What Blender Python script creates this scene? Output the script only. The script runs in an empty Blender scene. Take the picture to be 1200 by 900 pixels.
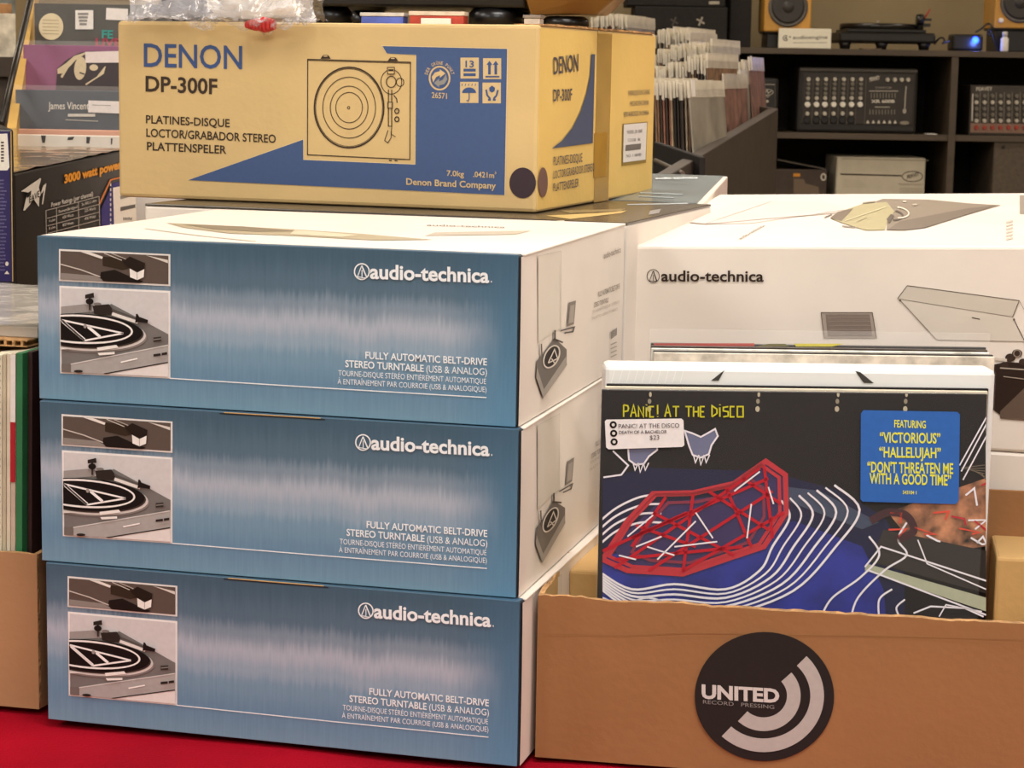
import bpy, bmesh, math, random
from mathutils import Vector, Matrix, noise
from mathutils.geometry import tessellate_polygon
random.seed(4)
SC = bpy.context.scene
COL = SC.collection
PI = math.pi
T = 0.75                      # table top height

# ------------------------------------------------------------------ camera
F, PITCH, ROLL, CH = 2522.5, 0.1447, 0.0167, 0.5712
_c, _s = math.cos(PITCH), math.sin(PITCH)
FWD = Vector((0, _c, -_s)); R0 = Vector((1, 0, 0)); D0 = Vector((0, -_s, -_c))
RIGHT = R0*math.cos(ROLL) - D0*math.sin(ROLL)
DOWN = R0*math.sin(ROLL) + D0*math.cos(ROLL)
CAM = Vector((0, 0, CH+T))
cd = bpy.data.cameras.new('camera'); cam = bpy.data.objects.new('camera', cd); COL.objects.link(cam)
cam.matrix_world = Matrix(((RIGHT.x, -DOWN.x, -FWD.x, CAM.x), (RIGHT.y, -DOWN.y, -FWD.y, CAM.y),
                           (RIGHT.z, -DOWN.z, -FWD.z, CAM.z), (0, 0, 0, 1)))
cd.sensor_width = 36; cd.lens = F/1200*36; cd.clip_start = .05; cd.clip_end = 60
cd.dof.use_dof = True; cd.dof.focus_distance = 1.95; cd.dof.aperture_fstop = 34
SC.camera = cam
# ------------------------------------------------------------------ light
w = bpy.data.worlds.new('world'); SC.world = w; w.use_nodes = True
w.node_tree.nodes['Background'].inputs[0].default_value = (1, .9, .8, 1)
w.node_tree.nodes['Background'].inputs[1].default_value = .3
SC.view_settings.view_transform = 'Standard'; SC.view_settings.look = 'None'
SC.view_settings.gamma = 1; SC.view_settings.use_curve_mapping = False
SC.view_settings.exposure = 0.0
CEIL = 3.0
PANELS = [(x, y) for y in (-1.2, 1.0, 3.0, 5.2, 7.4) for x in (-2.6, 0.3, 3.0)]
LPOW = {-1.2: 46, 1.0: 34, 3.0: 26, 5.2: 17, 7.4: 9}
LCOL = {-1.2: (.98, .99, 1), 1.0: (1, .97, .94), 3.0: (1, .88, .75), 5.2: (1, .88, .75), 7.4: (1, .88, .75)}   # rows at the camera end set cooler to whiten the box fronts
for (x, y) in PANELS:
    l = bpy.data.lights.new('ceiling_lamp', 'AREA'); l.shape = 'RECTANGLE'; l.size = 1.15; l.size_y = .55
    l.energy = LPOW[y]; l.color = LCOL[y]
    o = bpy.data.objects.new('ceiling_lamp', l); COL.objects.link(o); o.location = (x, y, CEIL-.06)

def ray(px, py):
    return FWD*F + RIGHT*(px-600) + DOWN*(py-450)
def W(px, py, Y):             # point of the place at distance Y seen at that pixel
    d = ray(px, py); return CAM + d*(Y/d.y)
def WZ(px, py, z):
    d = ray(px, py); return CAM + d*((z-CAM.z)/d.z)

# ------------------------------------------------------------------ materials
def s2l(c): return c/12.92 if c <= .04045 else ((c+.055)/1.055)**2.4
def hexc(h, k=1):
    h = h.lstrip('#'); return tuple(min(1, s2l(int(h[i:i+2], 16)/255)*k) for i in (0, 2, 4)) + (1,)
MATS = {}
def mat(name, col, rough=.55, var=.06, scale=60, bump=0, metal=0, coat=0, alpha=1, trans=0, emit=0, stretch=(1, 1, 1), bscale=None, spec=.5):
    if name in MATS: return MATS[name]
    m = bpy.data.materials.new(name); m.use_nodes = True; nt = m.node_tree; N = nt.nodes; L = nt.links
    b = N['Principled BSDF']
    tc = N.new('ShaderNodeTexCoord'); mp = N.new('ShaderNodeMapping'); mp.inputs['Scale'].default_value = stretch
    L.new(tc.outputs['Object'], mp.inputs[0])
    nz = N.new('ShaderNodeTexNoise'); nz.inputs['Scale'].default_value = scale; nz.inputs['Detail'].default_value = 5
    L.new(mp.outputs[0], nz.inputs['Vector'])
    r = N.new('ShaderNodeValToRGB'); r.color_ramp.elements[0].position = .3; r.color_ramp.elements[1].position = .7
    r.color_ramp.elements[0].color = hexc(col, 1-var*2); r.color_ramp.elements[1].color = hexc(col, 1+var*2)
    L.new(nz.outputs['Fac'], r.inputs[0]); L.new(r.outputs[0], b.inputs['Base Color'])
    b.inputs['Roughness'].default_value = rough; b.inputs['Metallic'].default_value = metal
    b.inputs['Coat Weight'].default_value = coat; b.inputs['Alpha'].default_value = alpha
    b.inputs['Transmission Weight'].default_value = trans
    b.inputs['Specular IOR Level'].default_value = spec
    if emit:
        L.new(r.outputs[0], b.inputs['Emission Color']); b.inputs['Emission Strength'].default_value = emit
    if bump:
        n2 = N.new('ShaderNodeTexNoise'); n2.inputs['Scale'].default_value = bscale or scale*2; n2.inputs['Detail'].default_value = 4
        L.new(mp.outputs[0], n2.inputs['Vector'])
        bp = N.new('ShaderNodeBump'); bp.inputs['Strength'].default_value = bump; bp.inputs['Distance'].default_value = .01
        L.new(n2.outputs['Fac'], bp.inputs['Height']); L.new(bp.outputs[0], b.inputs['Normal'])
    MATS[name] = m; return m
def ink(col, rough=.5):
    dark = max(int(col[i:i+2], 16) for i in (1, 3, 5)) < 70
    return mat('ink_'+col.strip('#'), col, rough, .02, 200, spec=.18 if dark else .4)

def blue_print():
    m = bpy.data.materials.new('blue_brushed_print'); m.use_nodes = True; nt = m.node_tree; N = nt.nodes; L = nt.links
    b = N['Principled BSDF']; tc = N.new('ShaderNodeTexCoord'); sp = N.new('ShaderNodeSeparateXYZ'); L.new(tc.outputs['Object'], sp.inputs[0])
    def nz(scale, st, det=3):
        mp = N.new('ShaderNodeMapping'); mp.inputs['Scale'].default_value = st; L.new(tc.outputs['Object'], mp.inputs[0])
        n = N.new('ShaderNodeTexNoise'); n.inputs['Scale'].default_value = scale; n.inputs['Detail'].default_value = det
        L.new(mp.outputs[0], n.inputs['Vector']); return n.outputs['Fac']
    def mth(op, a, bb, clamp=False):
        q = N.new('ShaderNodeMath'); q.operation = op; q.use_clamp = clamp
        for i, v in enumerate((a, bb)):
            if isinstance(v, (int, float)): q.inputs[i].default_value = v
            else: L.new(v, q.inputs[i])
        return q.outputs[0]
    z = mth('DIVIDE', sp.outputs['Z'], .1415)
    streak = nz(60, (5, 1, .35), 4)          # brushed streaks
    slow = nz(14, (1.4, 1, .1), 3)
    zz = mth('ADD', z, mth('MULTIPLY', mth('SUBTRACT', streak, .5), .13))
    zz = mth('ADD', zz, mth('MULTIPLY', mth('SUBTRACT', slow, .5), .14))
    zz = mth('ADD', zz, mth('MULTIPLY', sp.outputs['X'], .10))
    r = N.new('ShaderNodeValToRGB'); cr = r.color_ramp; cr.interpolation = 'EASE'
    stops = [(0, '#7599b0'), (.2, '#698eaa'), (.36, '#7698b0'), (.46, '#93a8bb'), (.57, '#adb6c4'), (.68, '#8294a5'), (.78, '#567084'), (1.0, '#435f73')]
    cr.elements[0].position = 0; cr.elements[0].color = hexc(stops[0][1]); cr.elements[1].position = 1; cr.elements[1].color = hexc(stops[-1][1])
    for p, c in stops[1:-1]:
        e = cr.elements.new(p); e.color = hexc(c)
    L.new(zz, r.inputs[0])
    # side fades: a plain blue strip beside the inset pictures and at the right margin
    r2 = N.new('ShaderNodeValToRGB'); c2 = r2.color_ramp
    c2.elements[0].position = 0; c2.elements[0].color = hexc('#5f8fb0'); c2.elements[1].position = 1; c2.elements[1].color = hexc('#43637c')
    L.new(z, r2.inputs[0])
    x = mth('DIVIDE', sp.outputs['X'], .43)
    fr = mth('MULTIPLY', mth('SUBTRACT', x, .86, True), 9, True)
    mx = N.new('ShaderNodeMix'); mx.data_type = 'RGBA'; L.new(fr, mx.inputs['Factor']); L.new(r.outputs[0], mx.inputs['A']); L.new(r2.outputs[0], mx.inputs['B'])
    hs = N.new('ShaderNodeMix'); hs.data_type = 'RGBA'; hs.blend_type = 'MULTIPLY'; hs.inputs['Factor'].default_value = .55
    r3 = N.new('ShaderNodeValToRGB'); r3.color_ramp.elements[0].position = .3; r3.color_ramp.elements[1].position = .7
    r3.color_ramp.elements[0].color = (.80, .80, .82, 1); L.new(nz(110, (5, 1, .25), 4), r3.inputs[0])
    L.new(mx.outputs['Result'], hs.inputs['A']); L.new(r3.outputs[0], hs.inputs['B'])
    L.new(hs.outputs['Result'], b.inputs['Base Color']); b.inputs['Roughness'].default_value = .38
    return m
BLUE = blue_print()
def kraft(name, col, rough=.8):
    m = mat(name, col, rough, .035, 7, bump=.05, bscale=120); return m
KRAFT = kraft('brown_cardboard', '#97693f')
KRAFT_IN = kraft('inner_cardboard', '#c09a62')
TAN = kraft('tan_cardboard', '#cdb07a')
TAN_SIDE = TAN
EDGE = mat('torn_cardboard_edge', '#b98d5c', .9, .2, 90, bump=.6)
WHITEC = mat('white_coated_card', '#e3d8cd', .45, .02, 12)
WHITE = mat('white_paper', '#e9e4dc', .6, .02, 30)
CREAM = mat('cream_paper', '#e3dcc4', .6, .05, 30)
NAVY = mat('dark_navy_card', '#16222c', .6)
BLACKP = mat('black_plastic', '#15120f', .35, .1, 40)
DARKW = mat('dark_laminate', '#3a2f25', .6, .08, 20, bump=.05)
DARKER = mat('black_laminate', '#17110d', .8, .1, 20)
METAL = mat('steel', '#b8b2a8', .35, .03, 60, metal=1)
PLASTIC = mat('clear_film', '#f4f1ee', .10, .02, 20, bump=.3, bscale=30, alpha=.08)
PLASTIC2 = mat('crumpled_clear_bag', '#dcdade', .12, .08, 25, bump=.15, bscale=30, alpha=.33)

# ------------------------------------------------------------------ helpers
def tag(o, label=None, cat=None, group=None, kind=None):
    if label: o['label'] = label
    if cat: o['category'] = cat
    if group: o['group'] = group
    if kind: o['kind'] = kind
    return o
def thing(name, label, cat, M=None, group=None):
    o = bpy.data.objects.new(name, None); COL.objects.link(o); o.empty_display_size = .05
    if M is not None: o.matrix_world = M
    return tag(o, label, cat, group)
def frame(loc, yaw=0, rx=0):
    return Matrix.Translation(loc) @ Matrix.Rotation(yaw, 4, 'Z') @ Matrix.Rotation(rx, 4, 'X')
def link(name, me, mats, parent=None):
    if not isinstance(mats, (list, tuple)): mats = [mats]
    for m in mats: me.materials.append(m)
    o = bpy.data.objects.new(name, me); COL.objects.link(o)
    if parent: o.parent = parent
    return o
def bm_obj(name, bm, mats, parent=None, smooth=False):
    bmesh.ops.recalc_face_normals(bm, faces=bm.faces)
    me = bpy.data.meshes.new(name); bm.to_mesh(me); bm.free()
    if smooth:
        for p in me.polygons: p.use_smooth = True
    return link(name, me, mats, parent)
def add_hexa(bm, c, bev=0, seg=2, mi=0):
    """c: 8 corners: bottom FL FR BR BL, top FL FR BR BL"""
    v = [bm.verts.new(p) for p in c]
    fs = [bm.faces.new([v[i] for i in q]) for q in ((3, 2, 1, 0), (4, 5, 6, 7), (0, 1, 5, 4), (1, 2, 6, 5), (2, 3, 7, 6), (3, 0, 4, 7))]
    for f in fs: f.material_index = mi
    if bev:
        es = list({e for f in fs for e in f.edges})
        r = bmesh.ops.bevel(bm, geom=es, offset=bev, segments=seg, profile=.5, affect='EDGES')
        for f in r['faces']: f.material_index = mi
    return v
def add_box(bm, lo, hi, bev=0, seg=2, M=None, mi=0):
    (a, b, c), (d, e, f) = lo, hi
    P = [(a, b, c), (d, b, c), (d, e, c), (a, e, c), (a, b, f), (d, b, f), (d, e, f), (a, e, f)]
    if M is not None: P = [M @ Vector(p) for p in P]
    return add_hexa(bm, P, bev, seg, mi)
def slab(name, m, parent, lo, hi, bev=0, M=None):
    bm = bmesh.new(); add_box(bm, lo, hi, bev, M=M); return bm_obj(name, bm, m, parent)
def hexa(name, m, parent, c, bev=0):
    bm = bmesh.new(); add_hexa(bm, c, bev); return bm_obj(name, bm, m, parent)
def add_cyl(bm, a, b, r1, r2=None, n=16, cap=True, mi=0):
    a = Vector(a); b = Vector(b); r2 = r1 if r2 is None else r2
    z = (b-a).normalized(); x = z.orthogonal().normalized(); y = z.cross(x)
    A = []; B = []
    for i in range(n):
        t = 2*PI*i/n; d = x*math.cos(t)+y*math.sin(t); A.append(bm.verts.new(a+d*r1)); B.append(bm.verts.new(b+d*r2))
    for i in range(n):
        f = bm.faces.new((A[i], A[(i+1) % n], B[(i+1) % n], B[i])); f.smooth = True; f.material_index = mi
    if cap:
        f = bm.faces.new(A[::-1]); f.material_index = mi; f = bm.faces.new(B); f.material_index = mi
def cyl(name, m, parent, a, b, r1, r2=None, n=16):
    bm = bmesh.new(); add_cyl(bm, a, b, r1, r2, n); return bm_obj(name, bm, m, parent)
def lathe(name, m, parent, O, axis, prof, n=32):
    """prof: (radius, height along axis)"""
    z = Vector(axis).normalized(); x = z.orthogonal().normalized(); y = z.cross(x); O = Vector(O)
    bm = bmesh.new(); rings = []
    for r, h in prof:
        rings.append([bm.verts.new(O+z*h+(x*math.cos(2*PI*i/n)+y*math.sin(2*PI*i/n))*max(r, 1e-5)) for i in range(n)])
    for k in range(len(rings)-1):
        for i in range(n):
            f = bm.faces.new((rings[k][i], rings[k][(i+1) % n], rings[k+1][(i+1) % n], rings[k+1][i])); f.smooth = True
    bm.faces.new(rings[0]); bm.faces.new(rings[-1])
    return bm_obj(name, bm, m, parent)
def tube(name, m, parent, pts, r, n=8):
    cu = bpy.data.curves.new(name, 'CURVE'); cu.dimensions = '3D'; cu.bevel_depth = r; cu.bevel_resolution = 2; cu.resolution_u = 8
    sp = cu.splines.new('NURBS'); sp.points.add(len(pts)-1); sp.order_u = min(4, len(pts)); sp.use_endpoint_u = True
    for q, p in zip(sp.points, pts): q.co = (*p, 1)
    t = bpy.data.objects.new('t', cu); COL.objects.link(t)
    me = bpy.data.meshes.new_from_object(t.evaluated_get(bpy.context.evaluated_depsgraph_get()))
    bpy.data.objects.remove(t); bpy.data.curves.remove(cu); me.name = name; me.materials.clear()
    for p in me.polygons: p.use_smooth = True
    return link(name, me, m, parent)

# ---- text as flat print geometry
_tc = {}
def textmesh(s, bold):
    k = (s, bold)
    if k in _tc: return _tc[k]
    cu = bpy.data.curves.new('t', 'FONT'); cu.body = s; cu.size = 1; cu.resolution_u = 3; cu.offset = bold
    t = bpy.data.objects.new('t', cu); COL.objects.link(t)
    me = bpy.data.meshes.new_from_object(t.evaluated_get(bpy.context.evaluated_depsgraph_get()))
    V = [(v.co.x, v.co.y) for v in me.vertices]; P = [tuple(p.vertices) for p in me.polygons]
    bpy.data.objects.remove(t); bpy.data.curves.remove(cu); bpy.data.meshes.remove(me)
    _tc[k] = (V, P); return _tc[k]
CAPH = max(v[1] for v in textmesh('H', 0)[0])

class Face:
    """a flat side of a thing: origin, right axis and up axis in the thing's own space"""
    def __init__(s, root, O, U, V, M=None):
        s.root = root; s.M = (M if M is not None else (root.matrix_world if root else Matrix.Identity(4))).copy()
        s.O = Vector(O); s.U = Vector(U).normalized(); V = Vector(V); s.V = (V - s.U*V.dot(s.U)).normalized(); s.N = s.U.cross(s.V)
        s.I = s.M.inverted()
    def uv(s, px, py):
        o = s.I @ CAM; d = s.I.to_3x3() @ ray(px, py)
        t = (s.O-o).dot(s.N)/d.dot(s.N); p = o+d*t-s.O
        return p.dot(s.U), p.dot(s.V)
    def pt(s, u, v, lay=0): return s.O + s.U*u + s.V*v + s.N*(.0003*(lay+1))
class Print:
    def __init__(s, face, tf=None):
        s.f = face; s.tf = tf or (lambda x, y: (x, y)); s.px = True; s.polys = []; s.mats = []; s.clip = None
    def mi(s, m):
        if isinstance(m, str): m = ink(m)
        if m not in s.mats: s.mats.append(m)
        return s.mats.index(m)
    def map(s, p):
        x, y = s.tf(*p); return s.f.uv(x, y) if s.px else (x, y)
    def _clip(s, pts):
        c = s.clip
        if not c: return pts
        area = sum(c[i][0]*c[(i+1) % len(c)][1]-c[(i+1) % len(c)][0]*c[i][1] for i in range(len(c)))
        sg = 1 if area > 0 else -1
        out = list(pts)
        for i in range(len(c)):
            a = c[i]; b = c[(i+1) % len(c)]; inp = out; out = []
            side = lambda p: sg*((b[0]-a[0])*(p[1]-a[1])-(b[1]-a[1])*(p[0]-a[0]))
            for j in range(len(inp)):
                p = inp[j]; q = inp[(j+1) % len(inp)]; sp, sq = side(p), side(q)
                if sp >= 0: out.append(p)
                if (sp >= 0) != (sq >= 0):
                    t = sp/(sp-sq); out.append((p[0]+(q[0]-p[0])*t, p[1]+(q[1]-p[1])*t))
            if len(out) < 3: return []
        return out
    def poly(s, pts, m, lay=0):
        pts = s._clip(pts)
        if len(pts) < 3: return
        P = [s.map(p) for p in pts]
        s.polys.append((P, tessellate_polygon([[Vector((x, y, 0)) for x, y in P]]), s.mi(m), lay))
    def rect(s, x0, y0, x1, y1, m, lay=0): s.poly([(x0, y0), (x1, y0), (x1, y1), (x0, y1)], m, lay)
    def stroke(s, pts, wd, m, lay=1, closed=False):
        pts = list(pts); n = len(pts)
        if closed: pts.append(pts[0])
        L = []; R = []
        N = len(pts)
        for i in range(N):
            if closed: a = pts[(i-1) % (N-1)]; b = pts[(i+1) % (N-1)] if i < N-1 else pts[1]
            else: a = pts[max(0, i-1)]; b = pts[min(N-1, i+1)]
            p = pts[i]
            d1 = Vector((p[0]-a[0], p[1]-a[1])); d2 = Vector((b[0]-p[0], b[1]-p[1]))
            if d1.length < 1e-9: d1 = d2.copy()
            if d2.length < 1e-9: d2 = d1.copy()
            d1.normalize(); d2.normalize(); t = d1+d2
            if t.length < 1e-6: t = d1
            t.normalize(); k = min(2.2, 1/max(.3, abs(t.dot(d1)))); nn = Vector((-t.y, t.x))*wd/2*k
            L.append((p[0]+nn.x, p[1]+nn.y)); R.append((p[0]-nn.x, p[1]-nn.y))
        for i in range(N-1): s.poly([L[i], L[i+1], R[i+1], R[i]], m, lay)
    def ellpts(s, cx, cy, rx, ry, rot=0, a0=0, a1=2*PI, n=40):
        out = []
        for i in range(n+1):
            t = a0+(a1-a0)*i/n; x = rx*math.cos(t); y = ry*math.sin(t)
            out.append((cx+x*math.cos(rot)-y*math.sin(rot), cy+x*math.sin(rot)+y*math.cos(rot)))
        return out
    def ell(s, cx, cy, rx, ry, m, lay=0, rot=0, n=40): s.poly(s.ellpts(cx, cy, rx, ry, rot, n=n)[:-1], m, lay)
    def ring(s, cx, cy, rx, ry, wd, m, lay=1, rot=0, a0=0, a1=2*PI, n=40):
        o = s.ellpts(cx, cy, rx+wd/2, ry+wd/2, rot, a0, a1, n); i = s.ellpts(cx, cy, rx-wd/2, ry-wd/2, rot, a0, a1, n)
        for k in range(n): s.poly([o[k], o[k+1], i[k+1], i[k]], m, lay)
    def text(s, string, L, R, h, m, lay=2, bold=0.0, up=(0, -1)):
        V, P = textmesh(string, bold)
        if not V: return
        x0 = min(v[0] for v in V); x1 = max(v[0] for v in V)
        Q = []
        for x, y in V:
            t = (x-x0)/(x1-x0); k = y/CAPH*h
            Q.append(s.map((L[0]+(R[0]-L[0])*t+up[0]*k, L[1]+(R[1]-L[1])*t+up[1]*k)))
        s.polys.append((Q, P, s.mi(m), lay))
    def build(s, name, parent=None, label=None):
        V = []; Fs = []; MI = []
        for P, T_, mi, lay in s.polys:
            b = len(V); V += [s.f.pt(u, v, lay) for u, v in P]
            for t in T_:
                a, bb, c = (V[b+t[0]], V[b+t[1]], V[b+t[2]])
                if (bb-a).cross(c-a).dot(s.f.N) < 0: t = tuple(reversed(t))
                Fs.append([b+i for i in t]); MI.append(mi)
        me = bpy.data.meshes.new(name); me.from_pydata(V, [], Fs); me.polygons.foreach_set('material_index', MI); me.update()
        o = link(name, me, s.mats, parent or s.f.root)
        if label: o['label'] = label
        return o
def zoomtf(x0, y0, k): return lambda x, y: (x0+x/k, y0+y/k)

def copy_tree(o, parent=None):
    c = o.copy(); COL.objects.link(c)
    if parent: c.parent = parent; c.matrix_parent_inverse = o.matrix_parent_inverse.copy()
    for ch in list(o.children): copy_tree(ch, c)
    return c

# ================================================================== SETTING
WALLM = mat('beige_wall_paint', '#9c8a68', .85, .05, 3, bump=.1, bscale=200)
def st(name, m, lo, hi):
    return tag(slab(name, m, None, lo, hi), kind='structure')
X0, X1, Y0, Y1 = -4.2, 4.6, -2.4, 8.75
st('floor', mat('speckled_vinyl_floor', '#6d6152', .5, .15, 25), (X0, Y0, -.1), (X1, Y1, 0))
st('ceiling', mat('ceiling_tile', '#cfc6b6', .9, .05, 30, bump=.2), (X0, Y0, CEIL), (X1, Y1, CEIL+.1))
st('wall_back', WALLM, (X0, Y1, 0), (X1, Y1+.1, CEIL))
st('wall_left', WALLM, (X0-.1, Y0, 0), (X0, Y1+.1, CEIL))
st('wall_right', WALLM, (X1, Y0, 0), (X1+.1, Y1+.1, CEIL))
st('wall_front', WALLM, (X0-.1, Y0-.1, 0), (X1+.1, Y0, CEIL))
DIFF = mat('lamp_diffuser', '#fff2dd', .6, .01, 5, emit=4)
FRM = mat('white_lamp_frame', '#d8d4cc', .5)
for (x, y) in PANELS:
    t = thing('ceiling_light', 'white rectangular ceiling light panel above the store', 'ceiling light', frame((x, y, CEIL)), 'ceiling light panels')
    bm = bmesh.new()
    for lo, hi in (((-.62, -.32, -.05), (.62, -.29, 0)), ((-.62, .29, -.05), (.62, .32, 0)), ((-.62, -.29, -.05), (-.59, .29, 0)), ((.59, -.29, -.05), (.62, .29, 0))): add_box(bm, lo, hi)
    bm_obj('frame', bm, FRM, t)
    slab('diffuser', DIFF, t, (-.59, -.29, -.035), (.59, .29, -.03))

# ================================================================== TABLE
tb = thing('table', 'long trestle table under the red cloth', 'table', frame((0.1, 2.4, 0)))
slab('tabletop', mat('plywood', '#9b7a50', .7), tb, (-1.5, -.95, T-.035), (1.5, .82, T-.009), .003)
for sx in (-1.35, 1.35):
    for sy in (-.8, .7): cyl('leg', METAL, tb, (sx, sy, 0), (sx, sy, T-.035), .018)
def cloth():
    bm = bmesh.new(); nx, ny = 130, 110; V = []
    for j in range(ny+1):
        row = []
        for i in range(nx+1):
            x = -1.56+3.12*i/nx; y = -1.42+2.25*j/ny
            n = noise.noise(Vector((x*5, y*7, 1)))*.5+noise.noise(Vector((x*14+y*9, y*6, 3)))*.3
            if y > -.955:
                z = T-.0035+max(-.0035, min(0, n*.006-.002))
                if y < .9: pass
            else:
                d = -.955-y; z = T-.004-d; y2 = -.955-.012*(1-math.exp(-d*60))-.02*math.sin(x*16+math.sin(x*5)*2)*min(1, d*5)-.01*d
                y = y2
            row.append(bm.verts.new((x+.1, y+2.4, z)))
        V.append(row)
    for j in range(ny):
        for i in range(nx): bm.faces.new((V[j][i], V[j][i+1], V[j+1][i+1], V[j+1][i]))
    o = bm_obj('tablecloth', bm, mat('red_cloth', '#92041a', .95, .07, 8, bump=.25, bscale=400, spec=.08), None, True)
    tag(o, 'bright red tablecloth spread under the stacked boxes', 'tablecloth')
cloth()

# ================================================================== TURNTABLE BOXES (three, blue fronts)
AW, AD, AH = .43, .3993, .1415
A3 = ((-.4100, 1.8394, T+2*AH), -.2604)
def lathe_dummy(): pass
def at_box(first_label):
    M = frame(A3[0], A3[1])
    t = thing('turntable_box', first_label, 'box', M, 'blue fronted turntable boxes')
    e = .0012
    slab('carton', NAVY, t, (.0008, .0008, .0006), (AW-.0008, AD-.0008, AH-.0006), .002)
    # blue printed front
    bm = bmesh.new(); add_box(bm, (.002, -.0006, .0008), (AW-.0022, .0012, AH-.0002), .0005); add_box(bm, (.002, .0006, AH-.002), (AW-.0022, .0098, AH-.0001))
    bm_obj('front_panel', bm, BLUE, t)
    # white side with a soft outward bow
    bm = bmesh.new(); ny, nz = 12, 8; G = []
    for j in range(ny+1):
        r = []
        for k in range(nz+1):
            y = .0012+(AD-.0032)*j/ny; z = .001+(AH-.003)*k/nz
            b = math.sin(PI*j/ny)*.4+.25
            r.append(bm.verts.new((AW-.0006+.0012*math.sin(PI*k/nz)*b+.0006, y, z)))
        G.append(r)
    for j in range(ny):
        for k in range(nz): bm.faces.new((G[j][k], G[j+1][k], G[j+1][k+1], G[j][k+1])).smooth = True
    sf = bm_obj('side_flap', bm, WHITEC, t)
    slab('lid', WHITEC, t, (.0, .0095, AH-.0022), (AW+.0010, AD, AH-.0001), .0008)
    fr = Face(t, (0, -.0006, 0), (1, 0, 0), (0, 0, 1))
    # --- small picture
    z2 = zoomtf(50, 280, 5.294)
    p = Print(fr, z2)
    f1 = [(102, 62), (793, 95), (793, 293), (102, 261)]; p.poly(f1, '#e6e0dc', 0)
    i1 = [(112, 74), (782, 104), (782, 281), (112, 250)]; p.clip = i1
    p.poly(i1, '#5a4c45', 1)
    p.poly([(112, 210), (330, 228), (390, 262), (112, 252)], '#8b827c', 2)
    p.stroke([(112, 155), (240, 190), (365, 236)], 7, '#c9bfb6', 3)
    p.poly([(235, 78), (300, 82), (378, 110), (372, 124)], '#e8e0d8', 3)
    p.poly([(375, 108), (500, 118), (560, 175), (500, 192), (375, 165)], '#35291f', 2)
    p.stroke([(385, 88), (495, 132)], 5, '#cfc6bd', 3); p.stroke([(430, 88), (520, 124)], 5, '#b7ada3', 3)
    p.poly([(365, 205), (450, 190), (545, 232), (628, 262), (600, 275), (380, 262), (360, 235)], '#1d1512', 3)
    p.poly([(500, 140), (545, 108), (640, 150), (636, 190), (590, 203), (545, 182)], '#241a15', 4)
    p.poly([(545, 182), (592, 208), (636, 186), (632, 236), (592, 254), (548, 236)], '#efe9e3', 5)
    p.stroke([(592, 208), (592, 254)], 3, '#a79c93', 6)
    p.poly([(640, 100), (780, 130), (780, 150), (720, 128)], '#d9d0c7', 2)
    fp = [c for c in t.children if c.name.startswith('front_panel')][0]
    p.build('headshell_picture', fp)
    # --- big picture
    p = Print(fr, z2)
    f2 = [(104, 290), (793, 322), (793, 866), (110, 833)]; p.poly(f2, '#ece7e4', 0)
    i2 = [(117, 303), (782, 334), (782, 855), (121, 824)]; p.clip = i2
    p.poly(i2, '#cfcaca', 1)
    p.poly([(112, 420), (262, 404), (300, 455), (430, 402), (785, 592), (785, 662), (180, 775), (112, 782)], '#75706d', 2)
    p.poly([(112, 420), (262, 404), (310, 410), (310, 450), (112, 470)], '#99928f', 3)
    p.poly([(180, 772), (785, 655), (785, 768), (390, 838), (180, 834)], '#a8a29f', 3)
    p.poly([(112, 775), (180, 772), (180, 834), (112, 828)], '#6d6561', 3)
    p.poly([(390, 838), (785, 768), (785, 860), (560, 850)], '#e2dad6', 3)
    p.stroke([(385, 836), (785, 764)], 7, '#2a2320', 4)
    p.stroke([(178, 776), (785, 657)], 6, '#d8d2cf', 4)
    p.ell(268, 590, 385, 112, '#8d8581', 4, .05); p.ell(266, 582, 380, 110, '#d5cec9', 5, .05)
    p.ell(262, 572, 372, 106, '#453c38', 6, .05); p.ell(258, 565, 368, 103, '#171110', 7, .05)
    p.ring(245, 558, 318, 84, 12, '#f0ebe7', 8, .05)
    p.poly([(345, 672), (465, 655), (480, 672), (350, 692)], '#f0eae4', 8); p.poly([(112, 668), (230, 680), (112, 684)], '#ddd5cf', 8)
    p.poly([(350, 705), (455, 698), (455, 712), (360, 720)], '#f0eae4', 8)
    for a, b in (((125, 500), (270, 628)), ((270, 628), (510, 583)), ((510, 583), (125, 500))): p.stroke([a, b], 11, '#f4efec', 9)
    p.stroke([(133, 508), (270, 624)], 18, '#f4efec', 9)
    p.stroke([(290, 542), (366, 605)], 17, '#f4efec', 9); p.ell(274, 538, 10, 14, '#9c948e', 10)
    p.poly([(272, 345), (325, 332), (328, 362), (272, 368)], '#2b2320', 8); p.ell(300, 386, 24, 19, '#1c1513', 8); p.stroke([(300, 340), (300, 440)], 12, '#3a302c', 7)
    p.poly([(318, 412), (420, 402), (448, 440), (430, 468), (330, 462)], '#2e2623', 9); p.ell(350, 402, 24, 10, '#7d7571', 9)
    p.stroke([(440, 435), (600, 495)], 10, '#55504c', 10); p.stroke([(440, 462), (600, 515)], 20, '#e6e0da', 9)
    p.poly([(590, 462), (600, 462), (610, 480), (665, 500), (662, 520), (600, 512), (585, 518)], '#1d1614', 11)
    p.poly([(697, 608), (745, 603), (745, 632), (697, 638)], '#3b3431', 10); p.stroke([(700, 622), (745, 616)], 6, '#8a827d', 11)
    p.poly([(697, 712), (742, 706), (742, 722), (697, 728)], '#2a2321', 10); p.poly([(748, 704), (785, 698), (785, 714), (748, 720)], '#2a2321', 10)
    p.stroke([(495, 762), (598, 739)], 8, '#f6f2ee', 10)
    p.ell(232, 818, 28, 9, '#2a2320', 10)
    p.build('turntable_picture', fp)
    # --- lettering
    p = Print(fr)
    LW = '#eef0f2'
    p.ring(424.3, 318.2, 8.6, 9.2, 1.5, LW, 1)
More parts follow.
